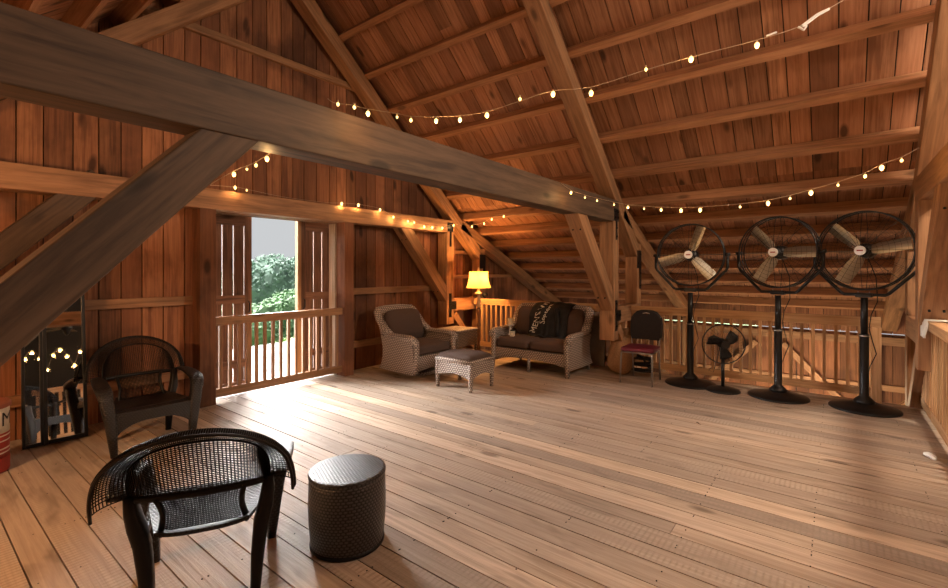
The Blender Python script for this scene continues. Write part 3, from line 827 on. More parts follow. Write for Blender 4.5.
# wicker side table
root = empty('side_table', (6.04, 5.12, 0), 0, 'square wicker side table with a woven top beside the floor lamp', 'table')
rbox('top', M['wicker'], root, (0,0,.535), (.56,.52,.035), .012, (0,0,0), 6)
m = MB()
for sg in (1,-1):
    m.box(-.26,.26, sg*.235-.012, sg*.235+.012, .27, .52); m.box(sg*.255-.012, sg*.255+.012, -.235, .235, .27, .52)
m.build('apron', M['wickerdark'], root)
for sx in (-1,1):
    for sy in (-1,1):
        m = MB(); m.tube([(sx*.25, sy*.225, .52), (sx*.25, sy*.225, 0)], .026, 10); m.build('leg', M['wickerdark'], root, smooth=True)
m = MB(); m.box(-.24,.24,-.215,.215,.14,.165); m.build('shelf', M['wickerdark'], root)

# ------------------------------------------------------------------ floor lamp
root = empty('floor_lamp', (6.72, 5.16, 0), 0, 'turned wooden floor lamp with a glowing yellow shade', 'lamp')
m = MB(); m.lathe([(.16,0),(.16,.02),(.13,.035),(.06,.06),(.035,.09)], 28); m.build('base', M['lampwood'], root, smooth=True)
prof = [(.03,.08),(.045,.12),(.03,.16),(.022,.2),(.03,.35),(.04,.45),(.025,.5),(.045,.54),(.025,.58),(.028,.7),(.042,.8),(.022,.86)]
m = MB(); m.lathe(prof, 20); m.build('pole', M['lampwood'], root, smooth=True)
m = MB(); m.lathe([(.022,.86),(.05,.89),(.05,.91),(.025,.93),(.045,.965),(.025,1.0),(.05,1.03),(.022,1.06),(.03,1.1),(.07,1.115),(.07,1.13),(.02,1.145),(.03,1.17),(.012,1.21),(.01,1.30)], 20); m.build('turned_neck', M['lampgold'], root, smooth=True)
m = MB(); n = 32
rings = []
for t in [i/8 for i in range(9)]:
    z = 1.22+.30*t; rr = .205-.055*t+.02*(2*t-1)**2
    q = []
    for i in range(n):
        a = 2*math.pi*i/n; e = 1/((abs(math.cos(a))**4+abs(math.sin(a))**4)**.25); e = 1+(e-1)*.7
        q.append((rr*e*math.cos(a), rr*e*.85*math.sin(a), z))
    rings.append(q)
m.ring_loft(rings, caps=False); sh = m.build('lamp_shade', M['shade'], root, smooth=True); sh['label'] = 'glowing yellow fabric shade'
m = MB(); m.lathe([(.008,1.3),(.02,1.53),(.022,1.55),(.012,1.565),(.02,1.585),(.008,1.60)], 12); m.build('finial', M['lampgold'], root, smooth=True)
def point(name, loc, power, c, rad, parent=None):
    l = bpy.data.lights.new(name, 'POINT'); l.energy = power; l.color = c; l.shadow_soft_size = rad
    o = bpy.data.objects.new(name, l); col.objects.link(o); o.location = loc
    if parent: o.parent = parent
    return o
point('lamp_bulb_light', (0, 0, 1.40), 120, (1.0,.45,.13), .05, root)
# dark finial ball on the rail by the lamp
m = MB(); m.lathe([(.02,0),(.02,.02),(.045,.035),(.058,.07),(.045,.105),(.015,.118)], 16); o = m.build('rail_knob', M['iron'], smooth=True); o.location = (7.1, 5.30, 1.0)
tag(o, 'round black knob standing on the railing beside the lamp', 'knob')

# ------------------------------------------------------------------ jacket on the loveseat
root = empty('jacket', (6.38, 3.66, 0), R(-90), 'black jacket with white lettering draped over the loveseat back', 'jacket')
# local frame of the loveseat: x along its length (left arm = +Y world => local -x ... ), -y forward
def jk(u, v):
    # u across (-.30..+.22), v from behind the back (0) over the top (.3) to the seat (1)
    x = -.26+.64*u + .05*math.sin(v*3)*(u-.5)
    path = [(.455,.72),(.475,.93),(.445,1.015),(.34,1.015),(.235,.965),(.165,.86),(.135,.74),(.115,.62),(.085,.50),(.03,.487)]
    t = v*(len(path)-1); i = min(int(t), len(path)-2); fr = t-i
    y = path[i][0]*(1-fr)+path[i+1][0]*fr; z = path[i][1]*(1-fr)+path[i+1][1]*fr
    fold = .016*math.sin(u*17+v*3.0)+.010*math.sin(u*31-v*5)
    k = min(1, v*1.6)
    edge = (1-abs(2*u-1)**3)
    return (x+.008*math.sin(v*19), y-abs(fold)*k*1.2-.012*edge, z+.006*math.sin(u*23)-(.03*(2*u-1)**2 if v > .2 and v < .6 else 0))
m = MB(); NU, NV = 36, 36
for i in range(NU+1):
    for j in range(NV+1): m.v.append(jk(i/NU, j/NV))
for i in range(NU):
    for j in range(NV): a = i*(NV+1)+j; m.face([a, a+1, a+NV+2, a+NV+1])
jo = m.build('jacket_body', M['jacket'], root, smooth=True)
so = jo.modifiers.new('thick', 'SOLIDIFY'); so.thickness = .012; so.offset = 1
m = MB(); m.tube([(.18+.0,.16,.93),(.235,.12,.86),(.262,.095,.74),(.27,.08,.62),(.262,.05,.52)], [(.03,.03),(.045,.035),(.05,.036),(.045,.034),(.035,.03)], 12)
m.build('sleeve', M['jacket'], root, smooth=True)
# print laid onto the cloth: bend the letters over the jacket surface
def print_on(body, size, uc, v0, v1, sx):
    cu = bpy.data.curves.new('t', 'FONT'); cu.body = body; cu.size = 1; cu.align_x = 'LEFT'; cu.align_y = 'CENTER'; cu.extrude = 0
    tmp = bpy.data.objects.new('t', cu); col.objects.link(tmp)
    me = bpy.data.meshes.new_from_object(tmp.evaluated_get(bpy.context.evaluated_depsgraph_get())); bpy.data.objects.remove(tmp)
    bm = bmesh.new(); bm.from_mesh(me)
    bmesh.ops.triangulate(bm, faces=bm.faces)
    bmesh.ops.subdivide_edges(bm, edges=bm.edges, cuts=1)
    L = max(v.co.x for v in bm.verts)
    for v in bm.verts:
        t = v.co.x/L; vv_ = v0+(v1-v0)*t; uu = uc+sx*t - v.co.y*size
        p = Vector(jk(uu, vv_)); e = 1e-3
        n = (Vector(jk(uu+e, vv_))-p).cross(Vector(jk(uu, vv_+e))-p).normalized()
        if n.y > 0: n = -n
        v.co = p+n*.016
    bm.to_mesh(me); bm.free(); me.materials.clear(); me.materials.append(M['print'])
    o = bpy.data.objects.new('lettering', me); col.objects.link(o); o.parent = root
print_on("MEN'S WI", .20, .13, .86, .36, .22)
print_on("Septem", .15, .36, .72, .40, .14)

# things on the loveseat's left seat cushion: napkin box, tray, small candle jar
wx = lambda lx, ly: (6.38+ly, 3.66-lx)   # loveseat local (x,y) -> world, rotation -90
zc = .492
def onseat(lx, ly): X, Y = (6.38+ly, 3.66-lx); return X, Y
X, Y = onseat(-.51, -.10)
root = empty('pillar_candle', (X, Y, zc), 0, 'cream pillar candle on a white pedestal holder on the loveseat seat', 'candle')
m = MB(); m.lathe([(.028,0),(.03,.006),(.026,.015),(.02,.03),(.018,.13),(.03,.15),(.062,.158),(.066,.166),(.05,.170),(.01,.170)], 18); m.build('holder', M['white'], root, smooth=True)
m = MB(); m.lathe([(.045,.1702),(.047,.18),(.047,.265),(.043,.272),(.01,.268)], 20); m.build('candle_body', M['candle'], root, smooth=True)
m = MB(); m.tube([(0,0,.266),(0.002,0,.284)], .002, 5); m.build('wick', M['iron'], root)
X, Y = onseat(-.39, -.22)
root = empty('small_jar', (X, Y, zc), R(20), 'little tan box jar with a dark lid on the loveseat seat', 'jar')
m = MB(); m.box(-.035,.035,-.035,.035,0,.085); m.build('body', M['cream'], root, bevel=.006)
m = MB(); m.box(-.03,.03,-.03,.03,.085,.105); m.build('lid', M['iron'], root, bevel=.004)
m = MB(); m.box(-.0365,-.0352,-.014,.014,.03,.055); m.build('tag', M['candle'], root)

# folded table leaning on the balustrade behind the loveseat
root = empty('folding_table', (6.98, 3.60, 0), 0, 'folded grey table leaning on the balustrade behind the loveseat', 'table')
root.rotation_euler = (0, R(1.5), 0)
rbox('table_top', M['greypanel'], root, (0.0,0,.45), (.035,1.50,.86), .015, (0,0,0), 6)
m = MB(); m.tube([(.03,-.6,.1),(.03,-.6,.8),(.03,.6,.8),(.03,.6,.1)], .012, 8); m.build('folding_leg', M['blackpaint'], root, smooth=True)

# ------------------------------------------------------------------ banquet chair (faces -X)
root = empty('banquet_chair', (6.47, 2.12, 0), R(-90+2), 'banquet chair with burgundy seat and dark padded back', 'chair')
m = lambda: MB()
for s in (-1,1):
    t = MB(); t.tube([(s*.20,-.20,.43),(s*.205,-.215,.40),(s*.215,-.235,0)], .0125, 10); t.build('leg', M['chrome'], root, smooth=True)
    t = MB(); t.tube([(s*.185,.27,0),(s*.185,.21,.42),(s*.19,.205,.5),(s*.195,.25,.72),(s*.19,.275,.88)], .0125, 10); t.build('leg', M['chrome'], root, smooth=True)
    t = MB(); t.tube([(s*.20,-.20,.425),(s*.188,.20,.425)], .011, 8); t.build('seat_rail', M['chrome'], root, smooth=True)
t = MB(); t.tube([(-.20,-.205,.425),(.20,-.205,.425)], .011, 8); t.build('seat_rail', M['chrome'], root, smooth=True)
rbox('seat', M['burgundy'], root, (0,-.01,.462), (.44,.43,.065), .03, (0,0,.012), 8)
# back: crown-shaped pad
t = MB(); rings = []
outl = []
K = 24
pts = [(-.185,.56),(-.205,.62),(-.21,.75),(-.20,.85),(-.165,.90),(-.13,.935),(-.08,.95),(0,.955),(.08,.95),(.13,.935),(.165,.90),(.20,.85),(.21,.75),(.205,.62),(.185,.56)]
yb = lambda z: .215+(z-.5)*.16
t.ring_loft([[(x, yb(z)-.03, z) for x, z in pts], [(x*1.03, yb(z)-.015, .56+(z-.56)*1.02) for x, z in pts], [(x*1.03, yb(z)+.015, .56+(z-.56)*1.02) for x, z in pts], [(x, yb(z)+.02, z) for x, z in pts]])
t.build('backrest', M['blackcloth'], root)
t = MB(); t.tube([(x*1.04, yb(z)+.0, .56+(z-.56)*1.03) for x, z in pts], .011, 8); t.build('back_frame', M['blackpaint'], root, smooth=True)
t = MB(); t.tube([(-.05, yb(.93)-.035, .925),(0, yb(.93)-.037, .937),(.05, yb(.93)-.035, .925)], [(.004,.008)]*3, 8); o = t.build('hand_grip', M['chrome'], root, smooth=True)

# clutter behind the chair: rolled sack and dark drum
root = empty('burlap_sack', (6.79, 2.50, 0), R(15), 'slumped tan sack behind the banquet chair', 'sack')
rbox('sack_body', M['bluegrey'], root, (0,.0,.30), (.24,.30,.60), .10, (.03,.05,0), 8, rot=(R(14),R(4),0))
t = MB(); t.tube([(0.02,-.05,.56),(0.02,-.075,.62),(.02,-.07,.68)], [(.07,.10),(.04,.05),(.07,.09)], 12); t.build('tied_neck', M['bluegrey'], root, smooth=True)
root = empty('hose_reel', (6.84, 2.22, 0), R(5), 'dark coil of hose on the floor behind the banquet chair', 'hose')
t = MB(); P = []
for i in range(150):
    a = i*.21; rr = .125+.012*math.sin(i*.05); P.append((rr*math.cos(a)*.55, rr*1.05*math.sin(a), .025+.028*math.sin(a*.5+1)*.6+.0015*i+.02))
t.tube(P, .017, 8); t.build('coil', M['blackpaint'], root, smooth=True)
t = MB(); t.tube([P[-1],(0.0,.10,.30),(0.0,.0,.26),(.02,-.1,.10)], .016, 8); t.build('nozzle_end', M['blackpaint'], root, smooth=True)

# ------------------------------------------------------------------ fans
def ringpts(rad, x, z0, n=48): return [(x, rad*math.cos(2*math.pi*i/n), z0+rad*math.sin(2*math.pi*i/n)) for i in range(n)]
def drum_fan(label, loc, rz, blades, zc=1.77, rad=.44):
    root = empty('pedestal_fan', loc, rz, label, 'fan', 'tall black fans in front of the balustrade')
    m = MB(); m.lathe([(.32,0),(.32,.012),(.31,.022),(.20,.045),(.09,.075),(.075,.085)], 40); m.build('base', M['blackpaint'], root, smooth=True)
    m = MB(); m.lathe([(.10,.07),(.09,.10),(.06,.13),(.042,.15),(.042,.80),(.046,.805),(.046,.83),(.036,.835)], 20); m.build('lower_pole', M['blackpaint'], root, smooth=True)
    m = MB(); m.tube([(0,0,.82),(0,0,1.24)], .033, 16); m.build('pole', M['blackpaint'], root, smooth=True)
    m = MB(); m.lathe([(.0465,.808),(.048,.815),(.0465,.822)], 20); m.build('collar', M['chrome'], root)
    # yoke
    zt = zc; rr = rad+.035
    P = [(0,rr,zt),(0,rr,zt-.17),(0,rr-.02,zt-.21),(0,.215,zc-rad-.035),(0,.185,zc-rad-.055),(0,-.185,zc-rad-.055),(0,-.215,zc-rad-.035),(0,-rr+.02,zt-.21),(0,-rr,zt-.17),(0,-rr,zt)]
    m = MB(); m.tube(P, .018, 10); y = m.build('yoke', M['blackpaint'], root, smooth=True)
    for s in (-1,1):
        k = MB(); k.tube([(0,s*(rad-.01),zt),(0,s*(rr+.03),zt)], .022, 10); k.build('pivot_knob', M['blackpaint'], y, smooth=True)
        k = MB(); k.tube([(-.02,s*.05,zc-rad-.09),(-.02,s*.05,zc-rad-.02)], .005, 6); k.build('clamp_bolt', M['chrome'], y)
    m = MB(); m.box(-.035,.035,-.075,.075,zc-rad-.085,zc-rad-.035); m.build('yoke_bracket', M['blackpaint'], root, bevel=.006)
    # guard
    m = MB()
    m.tube(ringpts(rad, -.062, zc), .009, 8, closed=True, up=(1,0,0)); m.tube(ringpts(rad, .062, zc), .007, 8, closed=True, up=(1,0,0))
    m.tube(ringpts(rad, -.0, zc), [( .004,.012)]*48, 8, closed=True, up=(1,0,0))
    g = m.build('guard_rim', M['blackpaint'], root, smooth=True)
    m = MB()
    for sx, bow in ((-1,.125),(1,.125)):
        for k in range(1, 9): 
            r_ = rad*k/9; m.tube(ringpts(r_, sx*(bow-(bow-.062)*(k/9)**2), zc, 40), .0013, 3, closed=True, up=(1,0,0))
        for k in range(24 if sx < 0 else 12):
            a = 2*math.pi*k/(24 if sx < 0 else 12)
            m.tube([(sx*(bow-(bow-.062)*t*t), rad*t*math.cos(a), zc+rad*t*math.sin(a)) for t in (.12,.4,.7,1)], .0019 if k % 3 else .0032, 4)
    for k in range(12):
        a = 2*math.pi*k/12; m.tube([(-.062, rad*math.cos(a), zc+rad*math.sin(a)), (.062, rad*math.cos(a), zc+rad*math.sin(a))], .0022, 4)
    m.build('guard_wires', M['blackpaint'], root)
    m = MB(); m.tube([(.0,0,zc),(.03,0,zc),(.13,0,zc),(.17,0,zc)], [(.07,.07),(.085,.085),(.085,.085),(.06,.06)], 20); m.build('motor', M['blackpaint'], root, smooth=True)
    m = MB(); m.tube([(-.06,0,zc),(0,0,zc)], .05, 16); m.build('hub', M['blackpaint'], root, smooth=True)
    for b in blades:
        a = R(b); ca, sa = math.cos(a), math.sin(a)
        m = MB(); rings = []
        for t, w_ in ((.07,.045),(.13,.062),(.25,.066),(.40,.066)):
            if t > .39: t = .405
            cy, cz = -ca*t, zc+sa*t; q = []
            for e, off in ((-1,0),(-.5,.012),(0,.016),(.5,.012),(1,0)):
                lx = -.01+e*w_*.42-off*0; ly = sa*e*w_; lz = ca*e*w_
                q.append((lx-off, cy+ly, cz+lz))
            q2 = [(p[0]+.003, p[1], p[2]) for p in reversed(q)]
            rings.append(q+q2)
        m.ring_loft(rings); bl = m.build('blade', M['alu'], root)
        k = MB()
        k.tube([(-.025, -ca*.04, zc+sa*.04), (-.025, -ca*.16, zc+sa*.16)], [(.012,.004)]*2, 6); k.build('blade_arm', M['chrome'], bl)
    m = MB(); m.tube([(-.14,0,zc),(-.122,0,zc)], .052, 24); bd = m.build('badge', M['white'], root, smooth=False); bd['label'] = 'round pale badge with a red mark'
    m = MB(); m.box(-.1415,-.14,-.028,.028,zc-.007,zc+.007); m.build('badge_mark', M['red'], bd)
    m = MB(); P = [(.12,0,zc-.08),(.16,-.06,zc-.3),(.10,-.09,1.2),(.04,-.05,1.05),(.045,-.03,.9),(.05,-.06,.75),(.06,-.09,.62),(.05,-.04,.48),(.045,0,.3),(.06,.02,.12),(.22,-.12,.012)]
    m.tube(P, .005, 6); m.build('cable', M['blackpaint'], root, smooth=True)
    return root
drum_fan('tall black drum fan closest to the banquet chair', (6.76, 1.55, 0), R(2), (70, -47, 195), 1.755, .415)
drum_fan('tall black drum fan in the middle of the three', (6.72, .545, 0), R(-18), (133, 0, 237), 1.765, .43)
drum_fan('tall black drum fan at the stair end', (6.735, -.26, 0), R(-18), (136, 10, 240), 1.765, .435)

def small_fan(label, loc, rz):
    root = empty('floor_fan', loc, rz, label, 'fan'); zc = .605; rad = .25
    m = MB(); m.lathe([(.20,0),(.20,.012),(.18,.03),(.08,.05),(.04,.06)], 36); m.build('base', M['blackpaint'], root, smooth=True)
    m = MB(); m.tube([(0,0,.04),(0,0,.42)], .021, 14); m.build('pole', M['blackpaint'], root, smooth=True)
    m = MB(); m.tube([(0.02,0,.40),(0.03,0,.50),(.06,0,.60)], [(.03,.03),(.03,.03),(.035,.035)], 12); m.build('neck', M['blackpaint'], root, smooth=True)
    m = MB(); m.tube([(.0,0,zc),(.05,0,zc),(.14,0,zc),(.17,0,zc)], [(.055,.055),(.065,.065),(.06,.06),(.03,.03)], 18); m.build('motor', M['blackpaint'], root, smooth=True)
    m = MB(); m.tube(ringpts(rad, -.03, zc), .008, 8, closed=True, up=(1,0,0)); m.build('guard_rim', M['blackpaint'], root, smooth=True)
    m = MB()
    for sx, bow in ((-1,.10),(1,.05)):
        for k in range(36):
            a = 2*math.pi*k/36; m.tube([(-.03+sx*bow*(1-t*t)*.9, rad*t*math.cos(a+.25*(1-t)), zc+rad*t*math.sin(a+.25*(1-t))) for t in (.2,.5,.8,1)], .0012, 3)
        m.tube(ringpts(rad*.62, -.03+sx*bow*.6, zc, 36), .0014, 3, closed=True, up=(1,0,0))
    m.build('guard_wires', M['blackpaint'], root)
    m = MB(); m.tube([(-.125,0,zc),(-.11,0,zc)], .05, 20); m.build('centre_cap', M['blackpaint'], root)
    m = MB(); m.tube([(-.06,0,zc),(0,0,zc)], .035, 14); m.build('hub', M['blackpaint'], root, smooth=True)
    for b in (30, 150, 270):
        a = R(b); m = MB(); rings = []
        for t, w_, sw in ((.03,.03,0),(.09,.055,.1),(.15,.068,.2),(.19,.05,.32)):
            ca, sa = math.cos(a+sw), math.sin(a+sw); q = []
            for e in (-1,-.3,.3,1): q.append((-.03+e*.022, -ca*t+sa*e*w_, zc+sa*t+ca*e*w_))
            rings.append(q+[(p[0]+.003, p[1], p[2]) for p in reversed(q)])
        m.ring_loft(rings); m.build('blade', M['blackpaint'], root, smooth=True)
    m = MB(); m.tube([(.12,0,.58),(.12,.03,.42),(.05,.10,.22),(.03,.16,.25),(.02,.12,.3)], .0035, 6); m.build('cable', M['blackpaint'], root, smooth=True)
small_fan('small black fan on a short stand between two tall fans', (6.62, 1.13, 0), R(24))

# ------------------------------------------------------------------ string lights
def catmull(P, k=5):
    P = [Vector(p) for p in P]; out = []
    for i in range(len(P)-1):
        p0 = P[max(i-1,0)]; p1 = P[i]; p2 = P[i+1]; p3 = P[min(i+2, len(P)-1)]
        for j in range(k):
            t = j/k; out.append(.5*((2*p1)+(-p0+p2)*t+(2*p0-5*p1+4*p2-p3)*t*t+(-p0+3*p1-3*p2+p3)*t**3))
    out.append(P[-1]); return out
def string_lights(label, wirepts, bulbs, big=1.0, drop=.022, rw=.0022, glow=1.6):
    root = empty('string_lights', (0,0,0), 0, label, 'string lights')
    m = MB(); m.tube(catmull(wirepts), rw, 6); m.build('wire', M['wire'], root, smooth=True)
    for b in bulbs:
        p, s = Vector(b[:3]), (b[3] if len(b) > 3 else 1.0)*big
        m = MB(); m.lathe([(.002,.0),(.005,.004),(.006,.014)], 8, (0,0,0)); k = m.build('socket', M['wiresocket'], root, smooth=True); k.location = p-Vector((0,0,.016))
        m = MB(); m.lathe([(.001,-.018*s),(.006*s,-.016*s),(.011*s,-.008*s),(.012*s,0),(.009*s,.008*s),(.004*s,.012*s)], 10); k = m.build('bulb', M['bulb'], root, smooth=True); k.location = p-Vector((0,0,.026))
        if s > .99*big and glow: point('bulb_light', p-Vector((0,-.0,.06)), glow, (1,.55,.2), .02, root)
    return root
A = [(1.665,2.445,2.60),(1.707,2.43,2.582),(1.776,2.353,2.572),(1.841,2.28,2.550),(1.96,2.146,2.525),(2.017,2.082,2.51),(2.121,1.965,2.51),(2.22,1.853,2.52),(2.334,1.726,2.55),(2.473,1.569,2.62),(2.613,1.41,2.69),(2.777,1.226,2.72),(3.017,.957,2.84),(3.215,.733,2.93),(3.511,.4,3.055),(3.70,.19,3.15),(3.808,.066,3.25),(4.1,-.3,3.52)]
sa = string_lights('string of warm bulbs rising from the big tie beam towards the roof', A,
  [(1.707,2.40,2.595,.8),(1.776,2.33,2.58,.8),(1.841,2.28,2.55,1.1),(1.96,2.146,2.53,.6),(2.017,2.082,2.512,.8),(2.121,1.965,2.512),(2.22,1.853,2.522),(2.334,1.726,2.555,1.1),(2.473,1.569,2.66,.8),(2.613,1.41,2.698,1.2),(2.777,1.226,2.71,1.2),(3.017,.957,2.87,.8),(3.215,.733,2.945,1.3),(3.511,.4,3.05,1.3)])
m = MB()
m.tube([(3.555,.352,3.085),(3.60,.30,3.11)], .006, 8); m.tube([(3.72,.17,3.155),(3.79,.09,3.235),(3.84,.03,3.275)], [(.012,.012),(.017,.012),(.009,.009)], 8); m.tube([(3.70,.19,3.15),(3.725,.16,3.13),(3.74,.145,3.16)], .007, 6)
m.build('plug', M['white'], sa)
# hook that holds the end of this string under the purlin
B = [(4.72,2.44,2.53),(4.729,2.326,2.447),(4.745,2.166,2.376),(4.758,2.032,2.331),(4.776,1.85,2.274),(4.79,1.705,2.236),(4.805,1.544,2.208),(4.821,1.38,2.186),(4.839,1.195,2.168),(4.856,1.026,2.16),(4.889,.692,2.164),(4.91,.474,2.183),(4.926,.311,2.21),(4.94,.162,2.248),(4.958,-.022,2.295),(4.975,-.197,2.352),(4.985,-.30,2.41),(4.99,-.42,2.45),(5.0,-.52,2.51)]
string_lights('string of warm bulbs swagged in front of the fans', B, [(*p, s) for p, s in zip(B[1:-1], (1.1,.8,.8,.7,1,.7,1,1.2,1.3,.8,1.3,.8,1.4,.8,1,1.4,.9,.9))])
C = [(1.43,2.66,2.27),(1.439,2.744,2.256),(1.448,2.899,2.238),(1.456,3.035,2.233),(1.469,3.247,2.23),(1.75,4.3,2.30),(2.2,5.3,2.47),(2.51,5.52,2.52),(2.65,5.55,2.52),(3.2,5.62,2.495),(3.8,5.6,2.495),(4.01,5.56,2.51),(4.29,5.54,2.52),(4.69,5.53,2.50),(4.96,5.53,2.41),(5.28,5.53,2.37),(5.42,5.53,2.365),(5.66,5.53,2.31),(5.86,5.53,2.32),(6.12,5.53,2.32),(6.42,5.52,2.39),(6.555,5.186,2.37),(6.512,4.881,2.40),(6.485,4.694,2.46),(6.445,4.414,2.49),(6.40,3.6,2.42),(6.38,2.68,2.5)]
string_lights('string of small warm bulbs looped along the gable wall beam', C,
  [(1.439,2.744,2.262,1.1),(1.448,2.899,2.244,.8),(1.456,3.035,2.238,.6),(1.469,3.247,2.236,1.1),(2.51,5.52,2.545,1.3),(2.65,5.53,2.53,.8),(4.01,5.55,2.53,1.5),(4.29,5.53,2.54,1.5),(4.69,5.52,2.51,1.5),(4.96,5.52,2.42,1.3),(5.28,5.52,2.38,1.2),(5.42,5.52,2.37,1.1),(5.66,5.52,2.32,1.5),(5.86,5.52,2.32,1.5),(6.12,5.52,2.33,1.5),(6.42,5.51,2.40,1.2),(6.555,5.186,2.37,1.2),(6.512,4.881,2.40,1.3),(6.485,4.694,2.46,1.3),(6.445,4.414,2.49,1.3)])

# ------------------------------------------------------------------ mirror and drum at the left
root = empty('mirror', (.94, 5.49, 0.005), R(-3), 'black framed two panel mirror leaning on the gable wall', 'mirror')
root.rotation_euler = (R(-8), 0, R(-3))
def mframe(x0, x1, z0, z1, w_, y):
    m = MB()
    m.box(x0, x0+w_, y-.02, y+.02, z0, z1, axis=2); m.box(x1-w_, x1, y-.02, y+.02, z0, z1, axis=2)
    m.box(x0+w_, x1-w_, y-.02, y+.02, z0, z0+w_*1.3, axis=0); m.box(x0+w_, x1-w_, y-.02, y+.02, z1-w_, z1, axis=0)
    m.build('mirror_frame', M['blackpaint'], root, bevel=.004)
    g = MB(); g.box(x0+w_, x1-w_, y-.004, y+.006, z0+w_, z1-w_); k = g.build('mirror_glass', M['mirror'], root)
mframe(-.225, -.085, .0, 1.62, .022, 0.0); mframe(-.105+.02, .215, .0, 1.62, .026, -.0)

root = empty('paper_drum', (.425, 5.13, 0), R(-68), 'red and cream drum with a rust lid in the left corner', 'drum')
m = MB(); m.lathe([(.17,.0),(.175,.01),(.175,.10),(.172,.11)], 32); m.build('base_band', M['red'], root, smooth=True)
m = MB(); m.lathe([(.172,.10),(.172,.30)], 32); m.build('red_band', M['red'], root, smooth=True)
m = MB(); m.lathe([(.172,.30),(.172,.50)], 32); m.build('body', M['cream'], root, smooth=True)
m = MB(); m.lathe([(.172,.49),(.182,.495),(.182,.525),(.172,.535),(.02,.535)], 32); m.build('lid', M['lid'], root, smooth=False)
def wrap(body, size, zc_, mat, ang, rad=.1735):
    cu = bpy.data.curves.new('t', 'FONT'); cu.body = body; cu.size = size; cu.align_x = 'CENTER'; cu.align_y = 'CENTER'
    tmp = bpy.data.objects.new('t', cu); col.objects.link(tmp)
    me = bpy.data.meshes.new_from_object(tmp.evaluated_get(bpy.context.evaluated_depsgraph_get())); bpy.data.objects.remove(tmp)
    bm = bmesh.new(); bm.from_mesh(me); bmesh.ops.triangulate(bm, faces=bm.faces); bmesh.ops.subdivide_edges(bm, edges=bm.edges, cuts=2)
    for v in bm.verts:
        a = v.co.x/rad+ang; v.co = Vector((rad*math.cos(a), rad*math.sin(a), zc_+v.co.y))
    bm.to_mesh(me); bm.free(); me.materials.clear(); me.materials.append(mat)
    o = bpy.data.objects.new('lettering', me); col.objects.link(o); o.parent = root
wrap('M', .15, .40, M['iron'], R(36))
for z0 in (.145, .175, .235, .275):
    m = MB(); m.lathe([(.1725, z0), (.1725, z0+.010)], 32); m.build('pale_stripe', M['cream'], root, smooth=True)

# ------------------------------------------------------------------ fixtures behind the camera, one of them an added fill light
def pendant(loc, power, c, label, rad=.12, drop=.5):
    root = empty('pendant_lamp', loc, 0, label, 'lamp')
    m = MB(); m.tube([(0,0,.12),(0,0,.12+drop)], .006, 6); m.build('cord', M['blackpaint'], root)
    m = MB(); m.lathe([(.03,.13),(.05,.10),(.16,.03),(.165,.02)], 24); m.build('lamp_shade', M['blackpaint'], root, smooth=True)
    m = MB(); m.lathe([(.01,-.045),(.04,-.035),(.055,0),(.04,.05),(.02,.08)], 16); m.build('glass_bulb', M['whitelight'], root, smooth=True)
    point('pendant_light', (0,0,-.08), power, c, rad, root)
    return root
LIGHTS = [((5.1,-2.2,3.55), 560, (1,.82,.63), 'black pendant lamp hanging over the stairs', .35),
          ((2.5,-.6,4.35), 130, (1,.78,.58), 'added fill light near the ridge, built as a black pendant', .3),  # general fill added to even out the roof light, no lamp known here
          ((-1.5,3.4,2.0), 290, (1,.55,.25), 'black pendant lamp over the side aisle', .15),
          ((-.5,4.2,3.2), 120, (1,.45,.16), 'black pendant lamp high beside the gable wall', .12),
          ((9.3,.5,-.6), 220, (1,.74,.46), 'black pendant lamp in the lower level by the eave wall', .2)]
for l in LIGHTS: pendant(l[0], l[1], l[2], l[3], l[4])
# ceiling fan (seen in the mirror)
root = empty('ceiling_fan', (1.75, -3.6, 2.7), 0, 'dark ceiling fan reflected in the mirror', 'fan')
m = MB(); m.tube([(0,0,.1),(0,0,zroof(1.75)-2.7+.02)], .014, 8); m.build('rod', M['blackpaint'], root)
m = MB(); m.lathe([(.02,.14),(.06,.12),(.11,.05),(.11,0),(.07,-.05),(.05,-.11),(.02,-.15)], 20); m.build('motor', M['blackpaint'], root, smooth=True)
for k in range(5):
    a = 2*math.pi*k/5; m = MB(); ca, sa_ = math.cos(a), math.sin(a)
    m.prism([(ca*.1-sa_*.04,sa_*.1+ca*.04,.02),(ca*.1+sa_*.04,sa_*.1-ca*.04,.035),(ca*.1+sa_*.04,sa_*.1-ca*.04,.041),(ca*.1-sa_*.04,sa_*.1+ca*.04,.026)],
            [(ca*.6-sa_*.065,sa_*.6+ca*.065,.01),(ca*.6+sa_*.065,sa_*.6-ca*.065,.035),(ca*.6+sa_*.065,sa_*.6-ca*.065,.041),(ca*.6-sa_*.065,sa_*.6+ca*.065,.016)], .5)
    m.build('blade', M['oldbeam'], root)
D = [(.9+.13*i, -4.6, 1.9+.5*abs(math.sin(i*.8))) for i in range(16)]
string_lights('string of warm bulbs zigzagging on the far wall seen in the mirror', D, [(*p, 1.6) for p in D], 1.2)

